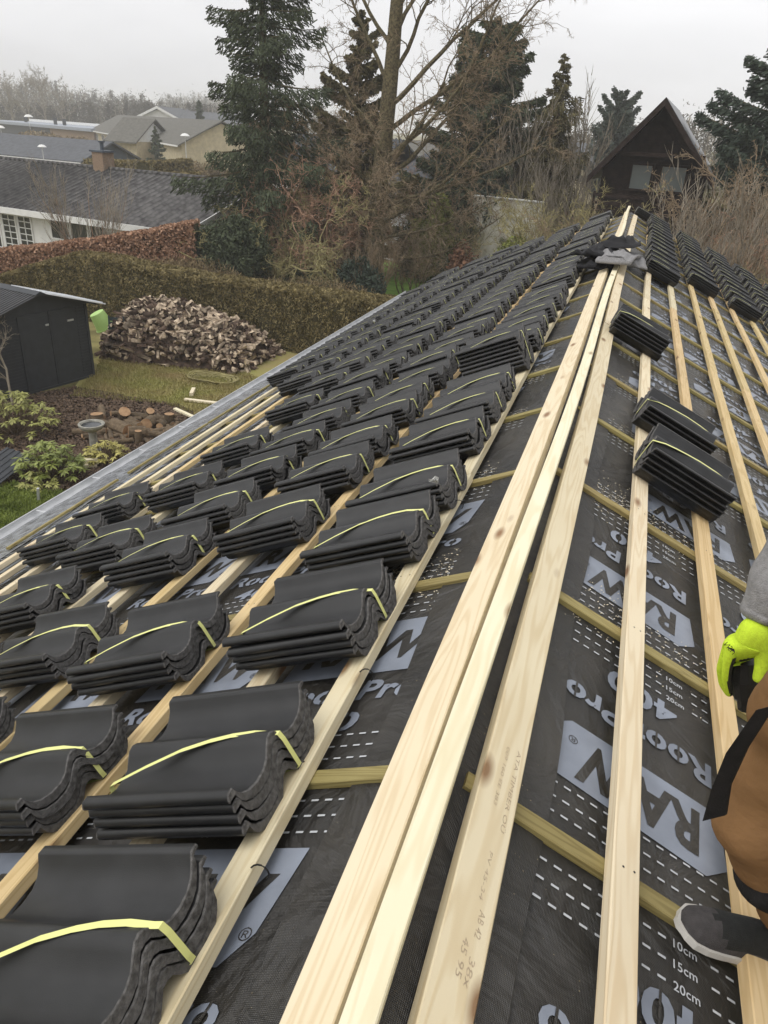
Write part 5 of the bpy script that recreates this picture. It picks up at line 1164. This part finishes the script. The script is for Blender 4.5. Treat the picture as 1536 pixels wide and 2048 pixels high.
# pale offcuts and boards on the ground
def offcut(pa, pb, wd, ht, m, lab, z=.03, name='offcut'):
    A, B = gp(*pa), gp(*pb); d_ = B-A; L_ = np.linalg.norm(d_[:2]); o = plank_mesh(wd, ht, L_, 0, seed=int(pa[0])).build(name, M[m], None, (A[0], A[1], GZ+z), (0, 0, math.atan2(d_[1], d_[0])-math.pi/2)); tag(o, lab, 'board')
offcut((370, 803), (445, 812), .10, .05, 'white_wood', 'pale board pointing at the gutter, farther of the two on the grass')
offcut((350, 822), (390, 840), .09, .05, 'white_wood', 'pale board pointing at the gutter, nearer of the two on the grass')
offcut((383, 795), (388, 784), .09, .09, 'white_wood', 'small pale block on the grass above the two boards')
offcut((128, 940), (195, 936), .09, .06, 'white_wood', 'pale offcut under the drooping rhododendron')
offcut((168, 935), (197, 932), .10, .12, 'white_wood', 'short pale offcut lying on top of the longer one', .05)
# dark corrugated sheet leaning in the bed
A, B = gp(-35, 1010), gp(72, 935); d_ = (B-A)[:2]; L_ = np.linalg.norm(d_); o = thing('roof_sheet', 'dark ridged sheet lying on the edge of the bark bed', 'roof sheet', (A[0], A[1], GZ+.12), (R(14), R(-3), math.atan2(d_[1], d_[0]))); b = MB()
for i in range(10):
    y0_ = .055*i; b.bbox((0, y0_, .012*(i % 2)), (L_, y0_+.0549, .012*(i % 2)+.02))
b.build('ridged_sheet', M['charcoal'], o)
p = gp(78, 1008); b = MB(); b.bbox((-.02, -.03, 0), (.02, .03, .3)); tag(b.build('marker_stake', M['zinc'], None, (p[0], p[1], GZ), (0, R(5), R(30))), 'short grey stake in the lawn by the gutter', 'stake')

# ------------------------------------------------------------------ clothes thrown over the ridge
def cloth(name, label, cat, m, prof_pts, wd, seed, amp=.03, thick=.012, kids=None):
    "a folded garment: a sheet following prof_pts (world), wd wide along its side vector, rumpled"
    r_ = np.random.default_rng(seed); P = np.array(prof_pts, float); n = 40; t = np.linspace(0, 1, n); s_ = np.linspace(0, 1, len(P)); C = np.stack([np.interp(t, s_, P[:, k]) for k in range(3)], 1)
    for _ in range(3): C[1:-1] = (C[:-2]+2*C[1:-1]+C[2:])/4
    T = np.gradient(C, axis=0); T /= np.linalg.norm(T, axis=1, keepdims=True); m_ = 26; ph = r_.uniform(0, 6, 8); V = []
    for side in (0, 1):
        for i in range(n):
            S_ = np.cross(T[i], [0, 0, 1.0]); S_ /= np.linalg.norm(S_)+1e-9; N_ = np.cross(S_, T[i])
            for j in range(m_):
                v = j/(m_-1)*2-1; w_ = wd*(1+.18*math.sin(t[i]*9+ph[0])+.08*math.sin(t[i]*23+ph[1])); fold = amp*(math.sin(v*7+t[i]*5+ph[2])*.6+math.sin(v*13-t[i]*9+ph[3])*.4+.5*math.sin(t[i]*31+v*4+ph[4]))
                ht = (1-v*v)**.5*thick*3+fold*(1-v*v*.5)
                V.append(C[i]+S_*v*w_/2+N_*(ht+.012 if side == 0 else -thick*.2)-np.array([0, 0, .02*v*v]))
    nm = n*m_; Fc = [(i*m_+j, i*m_+j+1, (i+1)*m_+j+1, (i+1)*m_+j) for i in range(n-1) for j in range(m_-1)]; Fc += [tuple(nm+q for q in f[::-1]) for f in Fc[:]]
    edge = [(i*m_, (i+1)*m_, nm+(i+1)*m_, nm+i*m_) for i in range(n-1)]+[(i*m_+m_-1, nm+i*m_+m_-1, nm+(i+1)*m_+m_-1, (i+1)*m_+m_-1) for i in range(n-1)]+[(j, nm+j, nm+j+1, j+1) for j in range(m_-1)]+[((n-1)*m_+j, (n-1)*m_+j+1, nm+(n-1)*m_+j+1, nm+(n-1)*m_+j) for j in range(m_-1)]
    o = MB().add(V, Fc+edge).build(name, m, smooth=True); return tag(o, label, cat)
M['blackcloth'] = mat('black_jacket_cloth', (.016, .016, .018), .85, .3, 10, .3, 200, .3)
M['greycloth'] = mat('grey_marl_fleece', (.27, .265, .265), .95, .18, 60, .35, 300, .1)
def rp(px, py, h, side): # roof point under a pixel
    d_ = ray(px, py); nv = np.array([side*ST, 0, CT]); t = (h-CAM@nv)/(d_@nv); return CAM+d_*t
cloth('jacket', 'black jacket slung over the ridge boards onto the left slope', 'jacket', M['blackcloth'], [rp(1256, 482, .13, -1), rp(1238, 486, .20, -1), rp(1212, 496, .18, -1), rp(1196, 507, .20, -1), rp(1184, 512, .24, -1)], .46, 5, .04)
cloth('trousers', 'folded black trousers hanging beside the jacket', 'trousers', M['blackcloth'], [rp(1215, 508, .13, -1), rp(1204, 522, .10, -1), rp(1196, 532, .08, -1), rp(1190, 538, .10, -1)], .5, 8, .03)
cloth('sweater', 'grey knitted sweater draped over the ridge boards', 'sweater', M['greycloth'], [rp(1197, 528, .06, -1), rp(1207, 516, .09, -1), rp(1222, 506, .13, -1), np.array([.0, 9.15, .17]), rp(1246, 505, .10, 1), rp(1257, 518, .07, 1), rp(1262, 535, .04, 1)], .42, 11, .022)
# white scraps on stacks
for i, (px, py, h, lab) in enumerate([(868, 960, .29, 'crumpled white scrap on a near tile stack'), (748, 642, .29, 'tiny white scrap on a far tile stack')]):
    p = rp(px, py, h-.02, -1); b = MB(); r_ = np.random.default_rng(i); v = r_.normal(0, .5, (12, 3)); v /= np.linalg.norm(v, axis=1, keepdims=True)/.022
    import itertools
    b.add(v, [(j, (j+1) % 12, (j+5) % 12) for j in range(12)]+[(j, (j+5) % 12, (j+1) % 12) for j in range(12)]); tag(b.build('paper_scrap', M['white'], None, tuple(p)), lab, 'scrap')
# sawdust drifts along the counter battens
r_ = np.random.default_rng(9); C = []
for k in range(1, 9):
    for side in (-1, 1):
        n = 900
        s_ = np.abs(r_.normal(.28, .22, n))+.12; Y_ = CB0+k+r_.normal(.10, .10, n); keep = np.abs(Y_-CB0-k) > .03
        for a, c in zip(s_[keep], Y_[keep]):
            if (k*7+side) % 3 and r_.uniform() < .55: continue
            q = rl(side, a, c, sag(c)+.004); C.append((q.x, q.y, q.z))
C = np.array(C); c_, U, W = leafcloud(C, .003, r_, .5); U[:, 2] *= .3; W[:, 2] *= .3
tag(MB().quads(c_, U, W).build('sawdust', M['white_wood']), 'sprinkled sawdust beside the counter battens', 'sawdust', None, 'stuff')

# ------------------------------------------------------------------ the roofer at the right edge
def skinned(name, verts, edges, radii, m, parent, sub=2, rootv=0):
    me = bpy.data.meshes.new(name); me.from_pydata([tuple(v) for v in verts], edges, []); o = link(name, me, parent)
    sm_ = o.modifiers.new('skin', 'SKIN'); sm_.use_smooth_shade = True
    for i, r_ in enumerate(radii):
        me.skin_vertices[0].data[i].radius = (r_, r_) if not isinstance(r_, tuple) else r_
    me.skin_vertices[0].data[rootv].use_root = True
    ss = o.modifiers.new('sub', 'SUBSURF'); ss.levels = sub; ss.render_levels = sub
    bpy.context.view_layer.update(); dg = bpy.context.evaluated_depsgraph_get(); m2 = bpy.data.meshes.new_from_object(o.evaluated_get(dg)); o.modifiers.clear(); o.data = m2; bpy.data.meshes.remove(me)
    m2.materials.clear(); m2.materials.append(m); m2.polygons.foreach_set('use_smooth', [True]*len(m2.polygons)); return o
def warp(o, amp, sc_, seed):
    "cloth folds pushed into a garment mesh along its normals"
    me = o.data; r_ = np.random.default_rng(seed); ph = r_.uniform(0, 6, 6)
    for v in me.vertices:
        c = v.co; f = math.sin(c.z*sc_+3*math.sin(c.x*9+ph[0])+ph[1])*.6+math.sin(c.x*sc_*.7+c.z*sc_*.5+c.y*8+ph[2])*.4; v.co = c+v.normal*f*amp
per = thing('person', 'roofer in brown trousers, grey hoodie and lime gloves standing at the right edge', 'person')
knee = dp(1512, 1655, 1.30); ank = np.array(rl(1, .845, 1.375, .12)); hip = dp(1600, 1395, 1.30); pel = hip+np.array([.22, -.13, .12])
hip2 = np.array([1.08, .98, .55]); knee2 = np.array([.93, .98, .16]); ank2 = np.array(rl(1, .98, 1.06, .12))
chest = np.array([1.02, 1.22, 1.05]); neck = np.array([.93, 1.24, 1.27]); sh = np.array([.96, 1.47, 1.14]); sh2 = np.array([.98, .98, 1.16])
wri = dp(1512, 1262, 1.53); elb = dp(1610, 1065, 1.58); hnd = dp(1492, 1330, 1.52); elb2 = np.array([.98, .86, .86]); wri2 = np.array([.86, .88, .62])
M['skin'] = mat('skin', (.50, .30, .22), .5, .08, 12); M['brown'] = mat('brown_work_cloth', (.21, .115, .050), .85, .14, 7, .35, 25, .15, detail=10); M['blackpatch'] = mat('black_work_patch', (.014, .013, .013), .8, .3, 30, .3, 300, .2)
body = skinned('body', [pel, chest, neck, neck+np.array([-.03, 0, .09]), sh, elb, wri, sh2, elb2, wri2, hip, knee, ank, hip2, knee2, ank2, dp(1605, 1500, 1.31)], [(0, 1), (1, 2), (2, 3), (1, 4), (4, 5), (5, 6), (1, 7), (7, 8), (8, 9), (0, 10), (10, 16), (16, 11), (11, 12), (0, 13), (13, 14), (14, 15)], [.10, .12, .055, .05, .045, .036, .026, .045, .036, .026, .06, .05, .03, .06, .05, .035, .045], M['skin'], per, 2)
# head
hc = neck+np.array([-.06, 0, .145]); b = MB(); 
prof = [(0, -.115), (.045, -.11), (.062, -.085), (.070, -.05), (.076, 0), (.080, .04), (.074, .08), (.05, .11), (0, .122)]
b.lathe(prof, (0, 0, 0), 20); V = b.V[0]
for v in V:
    if v[0] < 0: v[0] *= 1.15+(.25*max(0, 1-abs(v[1])/.02)*max(0, 1-abs(v[2]+.01)/.03))
    else: v[0] *= 1.12
hd = b.build('head', M['skin'], per, tuple(hc), (0, R(-35), 0), True)
for sg in (-1, 1): MB().lathe([(0, -.012), (.009, -.008), (.012, 0), (.009, .008), (0, .012)], (-.078, sg*.03, .015), 10).build('eye', mat('eye', (.05, .04, .03), .2), hd); MB().lathe([(0, -.03), (.012, -.02), (.016, .01), (.01, .03), (0, .032)], (.01, sg*.082, .0), 8).build('ear', M['skin'], hd, smooth=True)
MB().box((-.083, 0, -.055), (.008, .045, .008)).build('mouth', mat('lips', (.35, .13, .11), .5), hd)
b = MB(); b.lathe([(.079, .02), (.086, .045), (.08, .09), (.055, .122), (0, .135)], (.004, 0, 0), 20); b.build('knitted_cap', M['blackcloth'], hd, smooth=True)
# hoodie: torso with two sleeves
cuff = wri+(elb-wri)*.06
hood = skinned('hoodie', [pel+np.array([0, 0, .02]), chest, neck-np.array([0, 0, .03]), sh, (sh+elb)/2, elb, (elb+wri)/2, cuff+(elb-wri)*.12, cuff, sh2, elb2, wri2], [(0, 1), (1, 2), (1, 3), (3, 4), (4, 5), (5, 6), (6, 7), (7, 8), (1, 9), (9, 10), (10, 11)], [.16, .17, .085, .085, .078, .072, .062, .066, .045, .085, .07, .045], M['greycloth'], per, 3)
warp(hood, .009, 48, 3)
tr = skinned('trousers', [pel, hip, dp(1600, 1500, 1.30), knee, dp(1545, 1700, 1.31), dp(1575, 1790, 1.33), dp(1590, 1850, 1.36), hip2, knee2, ank2+np.array([.02, 0, .04])], [(0, 1), (1, 2), (2, 3), (3, 4), (4, 5), (5, 6), (0, 7), (7, 8), (8, 9)], [.17, .118, .085, .100, .088, .066, .072, .125, .10, .075], M['brown'], per, 3)
warp(tr, .010, 42, 5)
# black knee-to-shin patch: a sleeve just outside the trouser leg
kp = skinned('knee_patch', [dp(1536, 1722, 1.29), dp(1556, 1750, 1.30), dp(1572, 1778, 1.31)], [(0, 1), (1, 2)], [.085, .095, .085], M['blackpatch'], per, 3); warp(kp, .006, 50, 6)
# tool holster strap
hs0, hs1, hs2 = dp(1532, 1415, 1.16), dp(1475, 1500, 1.14), dp(1418, 1632, 1.12)
b = MB(); sd_ = RT+.25*UP; sd_ /= np.linalg.norm(sd_); nn_ = np.array([-.3, -.5, .2]); nn_ /= np.linalg.norm(nn_)
V = []
for p, w_ in ((hs0, .016), (hs1, .019), (hs1*.45+hs2*.55, .017), (hs2+np.array([.01, 0, .0]), .021)):
    for a_, c_ in ((-1, -1), (1, -1), (1, 1), (-1, 1)): V.append(p+sd_*w_*a_+nn_*.006*c_)
k = 4; b.add(V, [(i*k+j, i*k+(j+1) % k, (i+1)*k+(j+1) % k, (i+1)*k+j) for i in range(3) for j in range(4)]+[(3, 2, 1, 0), (12, 13, 14, 15)]); b.build('tool_holster', M['blackpatch'], per)
# gloved hand: fingers hang down round a dark bar, thumb to the right
M['lime'] = mat('lime_glove_knit', (.60, .80, .05), .75, .10, 120, .35, 500, .15); M['palm'] = mat('black_rubber_palm', (.012, .012, .012), .5, .2, 60, .2, 300)
def hp_(px, py, dy=0): return dp(px, py, 1.51+dy)
gl = MB()
V0 = [hp_(1512, 1250), hp_(1500, 1275), hp_(1492, 1302)]
w0, w1, pm_ = hp_(1520, 1238), hp_(1510, 1268), hp_(1497, 1298)
k1 = hp_(1462, 1298, -.015); k2 = hp_(1456, 1312, .01); k3 = hp_(1460, 1310, .035); k4 = hp_(1470, 1306, .06)
th0 = hp_(1525, 1300, -.005); th1 = hp_(1524, 1330, -.02); th2 = hp_(1514, 1366, -.03)
VV = [w0, w1, pm_, k1, hp_(1455, 1330, -.018), hp_(1452, 1358, -.012), hp_(1458, 1385, .0), k2, hp_(1443, 1338, .02), hp_(1447, 1368, .03), hp_(1462, 1392, .03), k3, hp_(1446, 1338, .05), hp_(1452, 1368, .06), hp_(1468, 1386, .055), k4, hp_(1456, 1335, .08), hp_(1464, 1360, .085), hp_(1478, 1372, .075), th0, th1, th2]
EE = [(0, 1), (1, 2), (2, 3), (3, 4), (4, 5), (5, 6), (2, 7), (7, 8), (8, 9), (9, 10), (2, 11), (11, 12), (12, 13), (13, 14), (2, 15), (15, 16), (16, 17), (17, 18), (1, 19), (19, 20), (20, 21)]
RR = [.034, .038, .040, .019, .0115, .0105, .009, .019, .012, .011, .0095, .018, .0115, .0105, .009, .016, .0105, .0095, .008, .021, .0155, .0125]
gv = skinned('glove', VV, EE, RR, M['lime'], per, 3)
V2 = [wri2+(np.array(v)-w0)*np.array([1, -1, 1]) for v in VV]
skinned('glove', V2, EE, RR, M['lime'], per, 2)
me = gv.data; me.materials.append(M['palm'])
for p in me.polygons:      # rubber coating on the inner, lower side of the fingers
    c = p.center; 
    if p.normal.x > .25 and c.z < pm_[2]-.012 and c.x < th0[0]-.012: p.material_index = 1
bar = MB(); A, B = hp_(1493, 1318, .03), hp_(1492, 1392, .02); bar.tube([A, (A+B)/2, B], [.030, .034, .028], 12); bar.tube([B, B+(B-A)*.35], [.02, .018], 10)
tb = bar.build('hand_tool', M['palm'], smooth=False); tag(tb, 'black handled tool gripped in the lime glove', 'tool')
V, Fc = glyph('NSU', .0, 0); V = V*.016; c0 = hp_(1455, 1283, -.05)
ax = hp_(1466, 1296, -.05)-hp_(1446, 1274, -.05); ax /= np.linalg.norm(ax); ay = -np.cross(ax, FW); ay /= np.linalg.norm(ay)
lt_ = MB(); lt_.add(c0+V[:, :1]*ax+V[:, 1:2]*ay, Fc); lg_ = lt_.build('glove_lettering', M['palm'], gv)
sh_ = lg_.modifiers.new('wrap', 'SHRINKWRAP'); sh_.target = gv; sh_.wrap_method = 'PROJECT'; sh_.use_negative_direction = True; sh_.offset = .0008
bpy.context.view_layer.update(); dg_ = bpy.context.evaluated_depsgraph_get(); m2_ = bpy.data.meshes.new_from_object(lg_.evaluated_get(dg_)); lg_.modifiers.clear(); lg_.data = m2_
# shoes
M['shoe'] = mat('grey_shoe_mesh', (.055, .05, .05), .8, .25, 60, .4, 400); M['shoed'] = mat('dark_shoe_knit', (.017, .018, .017), .85, .25, 80, .4, 500); M['sole'] = mat('off_white_sole', (.52, .50, .46), .7, .1, 20)
def shoe(px_s, Yc_, s0, ang, label=None):
    "toe at slope distance s0, pointing to the ridge"
    root = link('shoe', None, per); root.location = rl(1, s0, Yc_, .028); root.rotation_euler = (0, TH, ang)
    def sect(t):   # half width left/right, height
        w_ = np.interp(t, [0, .03, .10, .22, .35, .5, .7, .88, 1], [.004, .028, .046, .053, .052, .045, .038, .037, .018]); h_ = np.interp(t, [0, .04, .12, .25, .4, .55, .7, .85, 1], [.022, .038, .055, .066, .082, .105, .118, .118, .085]); return w_, h_
    L_ = .295; ts = np.concatenate([np.linspace(0, .12, 8), np.linspace(.16, 1, 16)]); n = 16; V = []; Vs = []
    for t in ts:
        w_, h_ = sect(t); sk = .012*math.sin(t*3.1)
        for j in range(n):
            a = math.pi*j/(n-1); V.append((t*L_, sk-w_*math.cos(a)*(1-.15*math.sin(a)), (.014+(h_-.014)*max(0, math.sin(a))**.75)*.9))
        Vs += [(t*L_, sk-(w_+.006), 0.0), (t*L_, sk-(w_+.006), .017), (t*L_, sk+(w_+.006), .017), (t*L_, sk+(w_+.006), 0.0)]
    b = MB(); b.add(V, [(i*n+j, i*n+j+1, (i+1)*n+j+1, (i+1)*n+j) for i in range(len(ts)-1) for j in range(n-1)]+[tuple(range(n)), tuple(range((len(ts)-1)*n, len(ts)*n))[::-1]])
    for fi in range(len(b.F)):
        c = np.mean([b.V[0][q] for q in b.F[fi]], axis=0)
        if c[0]/L_ > .24+.10*(abs(c[1]-.01)/.05)**2 and c[2] > .030+.10*max(0, .3-c[0]/L_): b.M[fi] = 1
    up_ = b.build('shoe_upper', [M['shoe'], M['shoed']], root, smooth=True)
    for v in Vs: pass
    Vs = np.array(Vs); Vs[:4, 0] -= .006; b = MB(); b.add(Vs, [(i*4+j, i*4+(j+1) % 4, (i+1)*4+(j+1) % 4, (i+1)*4+j) for i in range(len(ts)-1) for j in range(4)]+[(0, 1, 2, 3), tuple(range(len(Vs)-4, len(Vs)))[::-1]]); b.build('sole', M['sole'], root)
    return root
shoe(0, 1.292, .612, R(13)); shoe(0, 1.045, .80, R(-2))

# ------------------------------------------------------------------ haze
hb = MB().bbox((-1400, -1200, GZ-1.0), (1400, 1500, 16.5)); hz = hb.build('haze', []) if False else None
me = bpy.data.meshes.new('haze'); vv = [(x, y, z) for z in (GZ-1.0, 17.0) for x, y in ((-1300, -1200), (1300, -1200), (1300, 1300), (-1300, 1300))]
me.from_pydata(vv, [], [(3, 2, 1, 0), (4, 5, 6, 7), (0, 1, 5, 4), (1, 2, 6, 5), (2, 3, 7, 6), (3, 0, 4, 7)])
hm = bpy.data.materials.new('haze'); hm.use_nodes = True; t = hm.node_tree; t.nodes.clear(); o_ = t.nodes.new('ShaderNodeOutputMaterial'); pv = t.nodes.new('ShaderNodeVolumePrincipled')
pv.inputs['Density'].default_value = .0012; pv.inputs['Color'].default_value = (.985, .99, 1, 1); t.links.new(pv.outputs[0], o_.inputs['Volume']); me.materials.append(hm)
tag(link('haze', me), 'thin winter haze over the gardens', 'haze', None, 'stuff')
